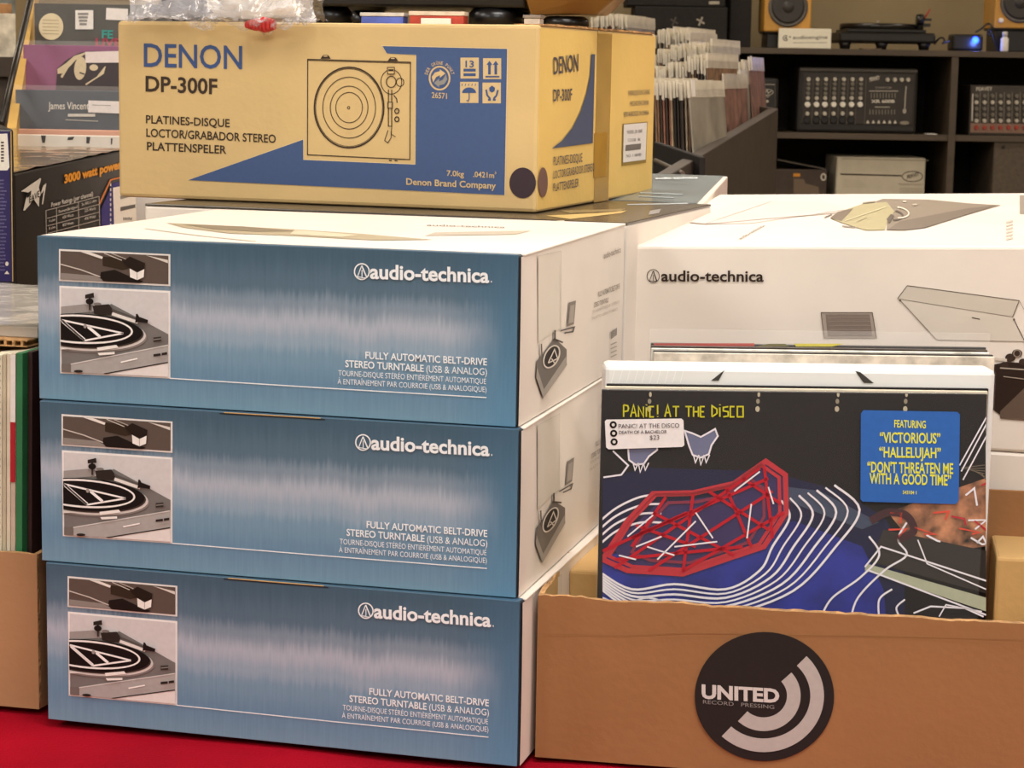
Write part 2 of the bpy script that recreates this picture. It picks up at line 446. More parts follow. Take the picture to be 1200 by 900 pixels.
    p.stroke([(424.3, 311), (419.2, 324.5), (424, 324.8)], 1.1, LW, 2); p.stroke([(424.3, 311), (430.4, 325.6)], 1.5, LW, 2); p.stroke([(424.6, 316), (424.6, 325.4), (430, 325.6)], 1.0, LW, 2)
    p.text('audio-technica', (434, 326), (573.5, 331), 16.2, LW, 2, .028); p.text('.', (575.6, 331), (576.8, 331), 14, LW, 2)
    p.build('maker_logo', fp)
    p = Print(fr)
    p.text('FULLY AUTOMATIC BELT-DRIVE', (428.6, 420), (571, 428), 8.0, LW, 2, .016)
    p.text('STEREO TURNTABLE', (405, 429.8), (497, 435.6), 8.0, LW, 2, .016)
    p.text('(USB & ANALOG)', (500, 436), (571, 439.6), 8.0, LW, 2)
    p.text('TOURNE-DISQUE STÉRÉO ENTIÈREMENT AUTOMATIQUE', (397, 440), (570, 450), 6.3, LW, 2, -.004)
    p.text('À ENTRAÎNEMENT PAR COURROIE (USB & ANALOGIQUE)', (396, 449.8), (570.4, 459.4), 6.3, LW, 2, -.004)
    p.stroke([(199.5, 443.2), (380, 454.6), (570.4, 465.8)], 1.2, LW, 1)
    p.build('lettering', fp)
    # --- side print
    sd = Face(t, (AW+.0006, 0, 0), (0, 1, 0), (0, 0, 1))
    z3 = zoomtf(600, 260, 3.75); p = Print(sd, z3)
    p.stroke([(112, 150), (212, 128), (212, 470), (112, 530)], 1.6, '#bdb6a6', 1, True)
    p.poly([(113, 153), (210, 131), (210, 469), (113, 527)], mat('side_faint_print', '#dbd2c4', .45, .02, 10), 0)
    p.build('cover_outline', sf); p = Print(sd, z3)
    p.poly([(128, 585), (182, 510), (236, 560), (236, 628), (132, 775), (100, 682), (104, 612)], '#67605a', 2)
    p.poly([(104, 640), (134, 735), (232, 590), (236, 628), (132, 775), (100, 682)], '#9b938a', 3)
    p.ring(167, 592, 30, 52, 6, '#d8cfc4', 4, .45); p.ell(167, 592, 26, 48, '#2a2320', 3, .45)
    p.stroke([(150, 620), (178, 560), (192, 600), (150, 620)], 5, '#d8cfc4', 5); p.stroke([(165, 600), (178, 620)], 5, '#d8cfc4', 5)
    p.stroke([(180, 475), (180, 515), (215, 530)], 7, '#3c3430', 5); p.stroke([(120, 535), (122, 590)], 6, '#4c443e', 5)
    p.build('turntable_picture', sf); p = Print(sd, z3)
    p.poly([(245, 355), (277, 345), (268, 450), (236, 460)], '#7c736b', 2); p.poly([(250, 368), (270, 362), (264, 440), (242, 447)], '#a0968c', 3)
    p.stroke([(208, 478), (268, 462), (262, 482), (225, 488)], 6, '#4c443e', 3)
    p.build('laptop_picture', sf); p = Print(sd, z3)
    p.text('audio-technica', (400, 162), (475, 133), 26, '#6c625a', 2); p.build('maker_logo', sf); p = Print(sd, z3)
    p.text('FULLY AUTOMATIC BELT-DRIVE', (375, 330), (470, 292), 22, '#8a8075', 2, .02); p.text('STEREO TURNTABLE', (357, 376), (420, 352), 20, '#8a8075', 2, .02)
    p.text('TOURNE-DISQUE STÉRÉO', (350, 402), (468, 356), 12, '#b5aa9f', 2); p.text('PLATO GIRATORIO', (350, 430), (460, 388), 12, '#b5aa9f', 2)
    p.build('lettering', sf); p = Print(sd, z3)
    for k in range(6): p.stroke([(432+k*4.6, 515-k*3.4), (432+k*4.6, 482-k*3.4)], 2.6, '#3a322c', 2)
    for k in range(4): p.stroke([(430, 540+k*18), (456, 528+k*18)], 5, '#a59a8e', 2)
    p.build('barcode', sf)
    # --- top print
    tp = Face(t, (0, 0, AH), (1, 0, 0), (0, 1, 0)); p = Print(tp)
    p.poly([(195, 261.5), (250, 264), (345, 269), (420, 274), (507, 281.2), (440, 282), (330, 276), (270, 274), (215, 267)], '#a3957a', 0)
    p.poly([(215, 263.5), (285, 266), (350, 271.5), (300, 272), (250, 269)], '#7d705c', 1); p.poly([(345, 270), (420, 276), (400, 278.5), (340, 275)], '#c9bda4', 1)
    p.poly([(510, 272.6), (622, 270.6), (604, 275), (498, 276.5)], '#b9ad9b', 0)
    p.stroke([(170, 268), (240, 277), (300, 283)], 1, '#c5bbab', 0)
    p.text('audio-technica', (500, 265), (592, 267.6), 2.2, '#7d7266', 0)
    p.build('top_print')
    return t
a3 = at_box('topmost blue turntable box of the stack of three')
a2 = copy_tree(a3); a2['label'] = 'middle blue turntable box of the stack of three'
a2.matrix_world = frame((-.4083, 1.8323, T+AH), -.2529)
a1 = copy_tree(a3); a1['label'] = 'bottom blue turntable box resting on the red cloth'
a1.matrix_world = frame((-.4041, 1.8283, T), -.2600)

for t_ in (a1, a2):
    tag(slab('tuck_tab', KRAFT_IN, t_, (.172, -.0012, AH-.0012), (.258, .0009, AH-.0004), .0002), 'kraft coloured slot tab on the top front edge')
    slab('slot_shadow_gap', NAVY, t_, (.168, -.0009, AH-.0022), (.262, .0005, AH-.0012))
# ================================================================== BOX BEHIND STACK with dark top, box with blue top
LOWC = mat('glossy_photo_top', '#4a4238', .25, .2, 10, stretch=(1, 4, 1))
Mb = frame((-.395, 2.300, T), -.331)
b4 = thing('turntable_box', 'white box with dark glossy printed top under the tan box', 'box', Mb)
slab('carton', WHITEC, b4, (0, 0, 0), (.535, .345, 3*AH-.003), .002)
slab('lid', LOWC, b4, (0, 0, 3*AH-.003), (.535, .345, 3*AH-.0003), .0008)
tp = Face(b4, (0, 0, 3*AH-.0003), (1, 0, 0), (0, 1, 0)); p = Print(tp)
p.poly([(640, 253), (700, 250), (735, 247), (728, 250), (668, 257)], '#c4a766', 0); p.poly([(655, 247), (733, 245), (728, 247.5), (668, 250)], '#8d7a52', 0)  # golden streaks are gloss reflections painted onto the dark top
p.poly([(762, 247), (775, 245), (772, 250), (760, 252)], '#8a8580', 0); p.poly([(652, 259), (662, 258.6), (660, 260), (650, 260.3)], '#cfc6b8', 0)
p.stroke([(735, 240), (806, 238.5)], 1.2, '#a8b0b4', 0)
p.build('top_print')
tp = Face(b4, (0, 0, 0), (1, 0, 0), (0, 0, 1)); p = Print(tp); p.rect(170, 241, 640, 246, '#3a332d', 0)
# far box, lying with its blue face up
zt = T+3*AH
C5 = [Vector((-.15, 2.60, zt-.14)), Vector((.214, 2.462, zt-.14)), Vector((.282, 2.87, zt-.14)), Vector((-.10, 3.0, zt-.14)),
      Vector((-.15, 2.60, zt-.001)), Vector((.214, 2.462, zt-.001)), Vector((.282, 2.87, zt+.0118)), Vector((-.10, 3.0, zt+.0118))]
b5 = thing('turntable_box', 'box lying with its blue grey printed face up behind the tan box', 'box', Matrix.Translation((0, 0, 0)))
for k in range(4): C5[k].z = T
hexa('carton', WHITEC, b5, C5, .0015)
TOPB = mat('blue_grey_print', '#6c7a80', .22, .25, 8, stretch=(1, 3, 1))
u5 = (C5[5]-C5[4]); v5 = (C5[7]-C5[4])
hexa('printed_face', TOPB, b5, [C5[4]+Vector((.004, .002, .0003)), C5[5]+Vector((-.006, .003, .0003)), C5[6]+Vector((-.006, -.004, .0003)), C5[7]+Vector((.004, -.004, .0003)),
      C5[4]+Vector((.004, .002, .001)), C5[5]+Vector((-.006, .003, .001)), C5[6]+Vector((-.006, -.004, .001)), C5[7]+Vector((.004, -.004, .001))])
tp = Face(b5, C5[4]+Vector((0, 0, .0012)), u5, v5); p = Print(tp)
p.text('audio-technica', (768, 210), (818, 209.2), 1.8, '#dfe4e6', 0, .03); p.stroke([(750, 226), (800, 228)], .8, '#a7b3b8', 0); p.stroke([(748, 230), (790, 232)], .8, '#97a3a8', 0)
p.build('lettering')

# ================================================================== DENON BOX
DW, DD, DH = .489, .4547, .1927
dn = thing('turntable_box', 'large tan turntable box with blue print on top of the stack', 'box', frame((-.4405, 2.3952, T+3*AH+.0006), -.329))
slab('carton', TAN, dn, (0, 0, 0), (DW, DD, DH), .004)
slab('side_panel', kraft('warm_lit_cardboard', '#d8b566'), dn, (DW-.001, .003, .003), (DW+.0001, DD-.003, DH-.003))  # yellower than the carton: warm side light and sheen put into the colour
# rim of raised flap edges on the side
bm = bmesh.new()
for y0, y1 in ((.006, .205), (.215, DD-.01)):
    n = 24
    for k in range(n):
        a = y0+(y1-y0)*k/n; b = y0+(y1-y0)*(k+1)/n; h = random.uniform(.0006, .0022)
        add_box(bm, (DW-.030, a, DH-.0005), (DW+.0008, b, DH+h))
bm_obj('flap_edge', bm, EDGE, dn)
TAPE = mat('packing_tape', '#c9a45c', .2, .05, 30, alpha=.55)
slab('tape', TAPE, dn, (DW+.0002, .205, .0), (DW+.0006, .262, DH-.004))
slab('tape', mat('brown_tape', '#b98d3a', .25, .05, 30, alpha=.8), dn, (DW+.0006, .20, .028), (DW+.0009, .250, .078))
slab('seam', mat('seam_shadow_card', '#8a7140', .9), dn, (DW+.0001, .205, .0), (DW+.0004, .2065, DH))
f = Face(dn, (0, 0, 0), (1, 0, 0), (0, 0, 1)); p = Print(f)
DB, DK, DT = '#39507f', '#3f332c', '#cdb384'
p.text('DENON', (168.8, 77.8), (284, 80.8), 26.5, DB, 1, .012)
p.text('DP-300F', (170.9, 106.6), (255, 110.2), 17.3, DK, 1, .022)
p.text('PLATINES-DISQUE', (171.3, 144.2), (269.5, 149), 9.2, DK, 1, .014)
p.text('LOCTOR/GRABADOR STEREO', (171.7, 160), (323.5, 167.4), 9.4, DK, 1, .014)
p.text('PLATTENSPELER', (172.5, 175.8), (265.5, 180.2), 9.4, DK, 1, .014)
p.build('lettering')
p = Print(f)
bl = [(220.7, 211), (355.6, 163.5), (355.6, 187.3), (487, 192.8), (488, 64.3), (453.8, 62.8), (448.3, 54), (594.6, 57.3), (591.4, 228.5)]
p.poly(bl, '#3f5580', 1); p.stroke([(x, y) for x, y in bl], 1.4, '#e0c898', 0, True)
p.text('7.0kg', (524, 205.8), (544.3, 207), 6.2, DT, 3, .015); p.text('.0421m', (555, 207.2), (579.5, 208.6), 6.2, DT, 3, .015); p.text('3', (580, 204), (582, 204), 3, DT, 3)
p.text('Denon Brand Company', (476.5, 216.2), (581.6, 221.2), 7.3, DT, 3, .02)
z4 = zoomtf(340, 40, 4.615); p.tf = z4
for x0, y0, x1, y1 in ((923, 127, 1022, 240), (1045, 130, 1143, 243), (921, 258, 1020, 372), (1042, 262, 1141, 374)): p.rect(x0, y0, x1, y1, DT, 2)
p.text('13', (950, 178), (996, 179), 34, DB, 3, .02); p.rect(940, 187, 1006, 202, DB, 3); p.rect(940, 212, 1006, 227, DB, 3)
for ax in (1080, 1114): p.poly([(ax-16, 166), (ax, 144), (ax+16, 166)], DB, 3); p.rect(ax-7, 166, ax+7, 218, DB, 3)
p.rect(1058, 226, 1134, 234, DB, 3)
p.poly([(932, 318)]+[(970+38*math.cos(a), 318-30*math.sin(a)) for a in [PI*(1-k/14) for k in range(15)]], DB, 3)
p.stroke([(970, 290), (971, 350), (966, 361), (956, 358)], 5, DB, 4)
for k in range(5): p.stroke([(934+k*18, 268), (930+k*18, 280)], 4, DB, 3)
p.stroke([(1062, 300), (1068, 330), (1084, 350)], 10, DB, 3); p.stroke([(1126, 302), (1118, 332), (1102, 350)], 10, DB, 3); p.poly([(1094, 278), (1110, 290), (1108, 308), (1094, 316), (1080, 308), (1078, 290)], DB, 3)
p.rect(1072, 350, 1088, 360, DB, 3); p.rect(1098, 350, 1114, 360, DB, 3)
p.ring(810, 238, 54, 62, 9, DT, 2)
p.poly([(776, 262), (768, 232), (785, 208), (812, 200), (812, 190), (842, 212), (812, 236), (812, 222), (792, 232), (782, 250)], DT, 3)
p.poly([(844, 214), (852, 244), (836, 270), (808, 278), (808, 288), (780, 264), (808, 240), (808, 256), (828, 246), (838, 228)], '#8c8a84', 3)
s_ = 'DER GRÜNE PUNKT'
for k, ch in enumerate(s_):
    if ch == ' ': continue
    a = math.radians(-162+144*k/(len(s_)-1)); ux, uy = math.cos(a), math.sin(a); cx, cy = 810+66*ux, 238+74*uy; tx, ty = -uy, ux
    p.text(ch, (cx-tx*5, cy-ty*5), (cx+tx*5, cy+ty*5), 17, DT, 3, .01, (ux, uy))
p.text('26571', (768, 344), (850, 350), 30, DT, 3, .01)
p.build('blue_panel_print')
p = Print(f, z4)
p.stroke([(96, 136), (652, 152), (648, 678), (95, 652)], 5, DK, 1, True); p.stroke([(96, 142), (652, 158)], 3, DK, 1)
for a, b, wd in ((188, 218, 8), (181, 210, 3), (143, 165, 4), (102, 116, 4), (72, 82, 4)): p.ring(320, 397, a, b, wd, DK, 1)
p.ring(317, 398, 6, 7, 4, DK, 1)
for hx, hy in ((193, 125), (557, 137)): p.poly([(hx-28, hy+8), (hx-20, hy-4), (hx-12, hy-12), (hx+12, hy-12), (hx+20, hy-4), (hx+28, hy+8)], DK, 1); p.rect(hx-10, hy-9, hx+10, hy-3, DT, 2)
p.ring(548, 258, 56, 66, 4, DK, 1); p.ring(548, 258, 26, 30, 5, DK, 2); p.ring(596, 260, 20, 22, 4, DK, 1); p.poly([(524, 180), (568, 180), (568, 218), (530, 218)], TAN, 2); p.stroke([(528, 180), (566, 180), (566, 216), (530, 216)], 4, DK, 3, True); p.rect(534, 190, 562, 200, DK, 4)
p.stroke([(533, 300), (533, 500)], 5, DK, 2); p.stroke([(551, 300), (551, 500)], 5, DK, 2); p.rect(528, 365, 556, 400, DT, 2); p.stroke([(530, 368), (556, 368), (556, 400), (530, 400)], 4, DK, 3, True)
p.stroke([(562, 330), (578, 350), (580, 372)], 5, DK, 2)
p.ring(579, 416, 11, 13, 6, DK, 2); p.ring(579, 460, 11, 13, 6, DK, 2)
p.stroke([(532, 498), (552, 498), (548, 540), (572, 556)], 4, DK, 3); p.stroke([(532, 520), (513, 575), (530, 588), (548, 560), (550, 525)], 4, DK, 3)
p.rect(535, 680, 550, 686, DK, 1); p.rect(566, 681, 582, 687, DK, 1)
p.build('turntable_line_drawing')
p = Print(f); p.ell(612.7, 214.3, 15.6, 18, '#3e3138', 1); p.build('round_print')
sd = Face(dn, (DW+.0006, 0, 0), (0, 1, 0), (0, 0, 1)); p = Print(sd)
SB = '#4c4650'
p.text('DENON', (648.3, 87), (677.3, 83), 19.5, SB, 1, .012); p.text('DP-300F', (648, 118.6), (670, 117.6), 13.5, SB, 1, .012)
p.build('model_lettering'); p = Print(sd)
p.poly([(692.5, 63.5), (696.8, 63.5), (694.2, 167.6), (646, 174), (658, 165), (670, 150), (680, 130), (687, 108), (691, 88)], '#47506b', 1)
p.build('curved_blue_print'); p = Print(sd)
p.text('PLATINES-DISQUE', (648, 193.8), (681.7, 189.4), 10, SB, 2, .005); p.text('LOCTOR/GRABADOR STEREO', (647.7, 209.4), (696, 200), 9, SB, 2, .005); p.text('PLATTENSPELER', (647.7, 224.4), (677.7, 218.4), 9.4, SB, 2, .005)
p.build('lettering'); p = Print(sd)
p.text('FABRIQUÉ EN CHINE', (735.7, 112), (761, 110.3), 5.6, SB, 1); p.text('HECHO EN CHINA', (738, 124.3), (760, 122.8), 5.6, SB, 1); p.text('VERVAARDIGD IN CHINA', (730, 137), (760, 134.6), 5.6, SB, 1)
p.build('origin_lettering'); p = Print(sd)
p.ell(635.8, 213.6, 5.6, 17.5, '#6b4b45', 1)
p.build('round_print')
p = Print(sd)
p.poly([(729.5, 145.2), (758.6, 142.6), (756.8, 190.5), (728.6, 194.5)], '#8e7434', 0); p.poly([(730.5, 146), (757.6, 143.6), (756, 187), (729.6, 190.5)], '#dcd6d2', 1)
p.text('MODEL DP-300F', (734, 157), (752, 155.5), 4, '#77706c', 2); p.text('COLOR   BK', (735, 166), (750, 165), 3.4, '#77706c', 2); p.poly([(732.5, 170), (750.5, 168), (750, 175), (732, 177)], '#6f6864', 2); p.text('NO. 1186981', (733, 184.5), (751, 182.6), 3.4, '#77706c', 2)
p.build('shipping_label')

# ---- black turntable resting on the tan box
tt = thing('turntable', 'black turntable base on round feet standing on the tan box', 'turntable', frame((0, 0, T+3*AH+.0006+DH)))
zt2 = .0224
bm = bmesh.new()
P = lambda px, Y: (W(px, 12, Y).x, Y)
x0, x1, x2 = P(362, 2.50)[0], P(612, 2.44)[0], P(616, 2.44)[0]
add_hexa(bm, [(x0, 2.50, zt2), (x2, 2.44, zt2), (x2+.04, 2.66, zt2), (x0+.045, 2.72, zt2),
              (x0-.004, 2.497, zt2+.075), (x2, 2.437, zt2+.075), (x2+.04, 2.665, zt2+.075), (x0+.045, 2.725, zt2+.075)], .003)
bm_obj('plinth', bm, BLACKP, tt)
lathe('platter', mat('platter_metal', '#8f8a84', .3, .05, 30, metal=1), tt, (-.11, 2.58, zt2+.075), (0, 0, 1), [(.100, 0), (.105, .004), (.105, .016), (.100, .018)], 48)
lathe('slip_mat', mat('black_felt', '#181616', .95), tt, (-.11, 2.58, zt2+.093), (0, 0, 1), [(.10, 0), (.10, .002)], 48)
tube('tonearm', METAL, tt, [(.015, 2.66, zt2+.12), (.012, 2.58, zt2+.12), (.0, 2.52, zt2+.115), (-.02, 2.50, zt2+.105)], .004)
bm = bmesh.new(); 
q = [W(612, -14, 2.40), W(735, -14, 2.36), W(700, 17, 2.40), W(622, 17, 2.42)]
q = [Vector((v.x, v.y, v.z-(T+3*AH+.0006+DH))) for v in q]
d = Vector((.02, .22, .004)); 
add_hexa(bm, [q[3], q[2], q[2]+d, q[3]+d, q[0], q[1], q[1]+d, q[0]+d], .002)
bm_obj('underside_pan', bm, mat('bronze_panel', '#8a6636', .35, .1, 10, metal=.4), tt)
RUB = mat('black_rubber', '#0c0b0c', .3, .1, 20)
for px, Y, r, fh in ((386, 2.53, .027, .0223), (581, 2.475, .031, .0223), (663, 2.435, .026, .0135), (430, 2.69, .026, .0223), (600, 2.64, .026, .0223)):
    g = W(px, 20, Y); lathe('foot', RUB, tt, (g.x, Y, .0003), (0, 0, 1), [(r*.8, 0), (r, fh*.15), (r, fh*.72), (r*.8, fh)], 28)

# ---- cases behind the feet, standing on the tan box
def case(px0, px1, pyt, Y, cols, label, name='disc_case', cat='case', dep=.022):
    z0 = T+3*AH+.0012+DH; a = W(px0, pyt, Y); b = W(px1, pyt, Y)
    t = thing(name, label, cat, frame((a.x, Y, z0), -.2))
    w_ = (b.x-a.x); h = a.z-z0
    slab('case', mat('case_'+cols[0].strip('#'), cols[0], .3, .12, 40), t, (0, 0, 0), (w_, dep, h*.72), .001)
    slab('cover', mat('case_'+cols[1].strip('#'), cols[1], .3, .12, 60), t, (-.001, -.001, h*.72), (w_+.001, dep, h), .0006)
    return t
ca = case(423, 474, 14.5, 2.445, ('#5468c0', '#c9c6c2'), 'blue plastic case behind the feet of the black turntable')
cb = case(480, 545, 13, 2.43, ('#b7473b', '#d9c9b8'), 'red case with a pale card behind the black turntable feet')
slab('price_card', WHITE, cb, (.014, -.004, 0), (.048, -.0015, .0085), .0004)
cc = case(614, 633, 17.5, 2.34, ('#c9bfb4', '#8a8078'), 'small pale case between the right feet of the black turntable')

# ---- crumpled clear bag with red piece
def crumple(name, cx, cy, rx, ry, hgt, seed, sag):
    bm = bmesh.new(); bmesh.ops.create_icosphere(bm, subdivisions=5, radius=1)
    for v in bm.verts:
        c = v.co.copy()
        n = noise.noise(c*1.6+Vector((seed, 0, 0)))*.45
        ridg = abs(noise.noise(c*3.6+Vector((0, seed, 0))))*.5+abs(noise.noise(c*8+Vector((seed, seed, 0))))*.22
        k = .8+n+ridg*.8
        v.co = Vector((c.x*rx*k, c.y*ry*k, max(0, c.z*.5+.5)*hgt*(k*.9)))
        v.co += Vector((cx, cy, 0))
    return bm
ob = thing('plastic_bag', 'crumpled clear plastic bag draped over front edge of tan box', 'bag', frame((0, 0, T+3*AH+.0006+DH+.001)))
def drape(x0p, x1p, Yf, hfun, ovr, seed):
    """sheet with crumples: lies on box top and hangs over the front"""
    bm = bmesh.new(); n, m_ = 90, 46; G = []
    for i in range(n+1):
        s = i/n; px = x0p+(x1p-x0p)*s; yy = Yf(px); g = W(px, 25, yy); r = []
        for j in range(m_+1):
            tt_ = j/m_
            ov = ovr(px)                      # hang in metres
            q = Vector((s*7, tt_*4, seed)); a = noise.noise(q*1.1); b = 1-abs(noise.noise(q*1.5))*2; c = (1-abs(noise.noise(q*3.2))*2)*.8
            if tt_ < .3:
                k = 1-tt_/.3; y = yy-.006-.010*b-.012*math.sin(PI*(1-k)*.5); z = -ov*k+.006*c
                y -= .004*math.sin(k*5)
            else:
                k = (tt_-.3)/.7; y = yy-.018+k*.17; z = .002+hfun(px)*math.sin(PI*min(1, k*1.08))*(.75+.5*a+.30*b)+.006*c
                z = max(z, .001)
            r.append(bm.verts.new((g.x+.012*a, y+.008*noise.noise(q*2.1), z)))
        G.append(r)
    for i in range(n):
        for j in range(m_): bm.faces.new((G[i][j], G[i+1][j], G[i+1][j+1], G[i][j+1])).smooth = True
    return bm
yf = lambda px: 2.39-.157*(px-139)/490
def ovr(px):
    if px < 215: return .001
    if px < 262: return .002+.011*math.sin(PI*min(1, (px-215)/40))*1.0
    return .002+.0135*math.sin(PI*min(1, max(0, (px-262)/95)))
bm_obj('film', drape(150, 372, yf, lambda px: .035+.015*math.sin(px*.06)+(.012 if px < 300 else 0), ovr, 2.2), PLASTIC2, ob)
bm = bmesh.new()
g0 = W(288, 29, 2.325); g1 = W(322, 29, 2.316)
zb = T+3*AH+.0016+DH
rd = []
for k in range(9):
    t_ = k/8; rd.append((g0.lerp(g1, t_)-Vector((0, 0, zb)), .0035+.0035*math.sin(PI*t_)+(.002 if t_ > .5 else 0)))
for k in range(8): add_cyl(bm, rd[k][0]+Vector((0, 0, .0)), rd[k+1][0], rd[k][1], rd[k+1][1], 12)
rp = bm_obj('red_clip', bm, mat('red_plastic', '#c22c28', .4), None)
rp.parent = ob
rp['label'] = 'red plastic piece inside the bag'
bm = crumple('wad', 0, 0, .032, .03, .03, 5, 0)
o = bm_obj('dark_bundle', bm, mat('grey_bundle', '#5a5a62', .5, .3, 20), None, True); o.parent = ob
g = W(212, 22, 2.40); o.location = (g.x, 2.41, 0.0); o['label'] = 'grey bundle showing inside the bag'
o = bm_obj('packed_paper', crumple('wad', 0, 0, .05, .035, .045, 9, 0), mat('crumpled_white_paper', '#d9d2c8', .7, .08, 20), None, True); o.parent = ob
g = W(300, 10, 2.40); o.location = (g.x, 2.40, 0.0); o['label'] = 'pale packing inside the bag'

# ================================================================== WHITE BOXES (right)
yw = -.27; uw = Vector((math.cos(yw), math.sin(yw), 0)); vw = Vector((-math.sin(yw), math.cos(yw), 0))
fl = Vector((.1195, 2.165, 0))
def onray(px, py, q, dirv):  # z where the pixel ray meets the vertical plane through q along dirv
    n = Vector((-dirv.y, dirv.x, 0)); d = ray(px, py); t_ = (q-CAM).dot(n)/d.dot(n); return CAM+d*t_
A = onray(738, 288, fl, uw); fl = Vector((A.x, A.y, 0)); w_ = .53; dpt = .50
zfl = A.z; Bp = onray(1195, 288.8, fl, uw); sl = (Bp.z-A.z)/((Bp-A).to_2d().length); zfr = zfl+sl*w_
bl_ = fl+vw*dpt; C_ = onray(846, 228, bl_, uw); zbl = C_.z; zbr = zbl+(zfr-zfl)
D_ = onray(1185, 530.8, fl, uw); zseam = D_.z
fr_ = fl+uw*w_; br_ = bl_+uw*w_
Z = lambda v, z: Vector((v.x, v.y, z))
def wbox(name, label, zb4, zt4):
    t = thing(name, label, 'box', Matrix.Translation(Z(fl, zb4[0])))
    off = Z(fl, zb4[0])
    cs = [Z(p_, z)-off for p_, z in zip((fl, fr_, br_, bl_), zb4)]+[Z(p_, z)-off for p_, z in zip((fl, fr_, br_, bl_), zt4)]
    hexa('carton', WHITEC, t, cs, .003)
    return t, off
zs = [zseam]*4
wb, off = wbox('turntable_box', 'upper large white turntable box with line drawn dust cover', [z+.0006 for z in zs], [zfl, zfr, zbr, zbl])
f = Face(wb, Z(fl, zseam)-off-vw*.0004, uw, (0, 0, 1), M=wb.matrix_world); p = Print(f)
DKB = '#33261f'
p.ring(765.6, 323.5, 7.2, 7.6, .8, DKB, 1); p.stroke([(765.6, 317.5), (761.3, 329), (765.4, 329.4)], .7, DKB, 2); p.stroke([(765.8, 317.5), (770, 329.4)], 1.1, DKB, 2); p.stroke([(765.8, 322), (765.8, 329.4), (770, 329.4)], .7, DKB, 2)
p.text('audio-technica', (775, 329.4), (895, 329.8), 12.4, DKB, 2, .02)
p.build('maker_logo')
p = Print(f, zoomtf(960, 220, 5))
GL = '#55483d'
p.poly([(30, 880), (12, 730), (312, 730), (337, 880)], '#a4968a', 1); p.poly([(50, 870), (38, 742), (296, 742), (312, 870)], '#7b6d64', 2)
for k in range(5): p.stroke([(52+k*3, 760+k*24), (298+k*5, 760+k*24)], 3, '#9a8b80', 3)
p.stroke([(30, 880), (12, 730), (312, 730), (337, 880)], 4, GL, 4)
p.poly([(520, 574), (1172, 662), (1133, 755), (460, 650)], mat('dust_cover_tint', '#c9bfb1', .45, .02, 10), 1); p.poly([(475, 655), (1133, 757), (1210, 900), (690, 890)], mat('dust_cover_tint_b', '#d2c8bb', .45, .02, 10), 1)
p.stroke([(460, 648), (517, 573), (1172, 661), (1134, 756)], 4, GL, 2); p.stroke([(460, 650), (1134, 757)], 2.5, '#75685c', 2)
p.stroke([(475, 660), (680, 880)], 3, '#75685c', 2); p.stroke([(1140, 770), (1200, 890), (1260, 1010)], 5, GL, 2); p.stroke([(895, 760), (942, 770)], 6, GL, 2)
p.stroke([(1172, 661), (1215, 740)], 2.5, '#8a7d70', 2)
p.ell(475, 661, 6, 6, GL, 3); p.ell(1142, 772, 6, 7, GL, 3)
p.build('dust_cover_drawing')
p = Print(f)
p.poly([(1160, 428), (1180, 424), (1240, 428), (1300, 450), (1300, 500), (1172, 486), (1150, 470)], '#2e211a', 1)
for cx, cy, r in ((1184, 419, 6), (1192, 414, 6), (1177, 428, 5), (1199, 424, 5)): p.ell(cx, cy, r, r*.8, '#3a2c25', 2)
p.ring(1192, 414, 4, 4, 1.4, '#8d7d70', 3); p.stroke([(1172, 431), (1200, 433)], 1.6, '#a89a8b', 3); p.stroke([(1176, 441), (1200, 444)], 1.2, '#97897c', 3); p.stroke([(1165, 420), (1180, 422)], 3, '#cfc3b4', 3)
p.poly([(1172, 490), (1172, 482), (1200, 455), (1300, 460), (1300, 500)], '#5d4c40', 2)
p.build('turntable_picture')
ntop = Z(fl, zfl)-off
tp = Face(wb, ntop+Vector((0, 0, .0002)), Z(fr_, zfr)-Z(fl, zfl), Z(bl_, zbl)-Z(fl, zfl), M=wb.matrix_world); p = Print(tp, zoomtf(960, 220, 5))
p.poly([(330, 82), (372, 66), (640, 70), (870, 92), (1065, 104), (860, 162), (620, 238), (500, 250), (395, 250), (400, 150)], '#857868', 0)
p.poly([(400, 250), (470, 200), (860, 125), (1040, 104), (860, 162), (620, 238), (500, 252)], '#6e6154', 1)
p.poly([(65, 180), (110, 145), (255, 98), (395, 86), (440, 140), (400, 200), (385, 250), (270, 252), (125, 205)], '#a99f78', 1)
p.poly([(65, 180), (110, 145), (200, 125), (130, 200)], '#6d5c4c', 2); p.stroke([(150, 200), (390, 118)], 5, '#cdc39c', 3); p.stroke([(220, 205), (280, 180)], 3, '#8a8060', 3)
p.ring(450, 150, 75, 32, 8, '#d8cdbd', 3, .1, -1.5, 1.4); p.ring(430, 165, 60, 28, 10, '#4b3d33', 2, .1, -1.3, 1.5); p.poly([(395, 190), (420, 160), (440, 170), (410, 215)], '#54463c', 3)
p.stroke([(30, 178), (75, 160)], 5, '#54463c', 2); p.stroke([(135, 228), (210, 236)], 5, '#6d5f52', 2); p.stroke([(255, 92), (330, 84)], 6, '#9a8d7c', 2)
p.ell(500, 86, 12, 4, '#d8cdbd', 3); p.ell(560, 104, 14, 5, '#b8ab9a', 3)
p.build('turntable_picture'); p = Print(tp)
p.poly([(808, 261), (867, 236), (962, 236), (990, 246), (880, 262), (826, 263)], mat('dust_cover_print', '#d9cdc8', .45, .02, 10), 0)
p.stroke([(826, 263), (905, 236)], .5, '#b3a59d', 1); p.stroke([(808, 261), (827, 263), (990, 249)], .7, '#a99b93', 1)
p.build('dust_cover_print'); p = Print(tp)
p.text('audio-technica', (868, 281), (897, 265), 6, '#6d5f55', 1, .01, (-.75, -.1))
p.build('maker_logo'); p = Print(tp)
p.rect(1195, 229, 1222, 251, '#8f8378', 0)
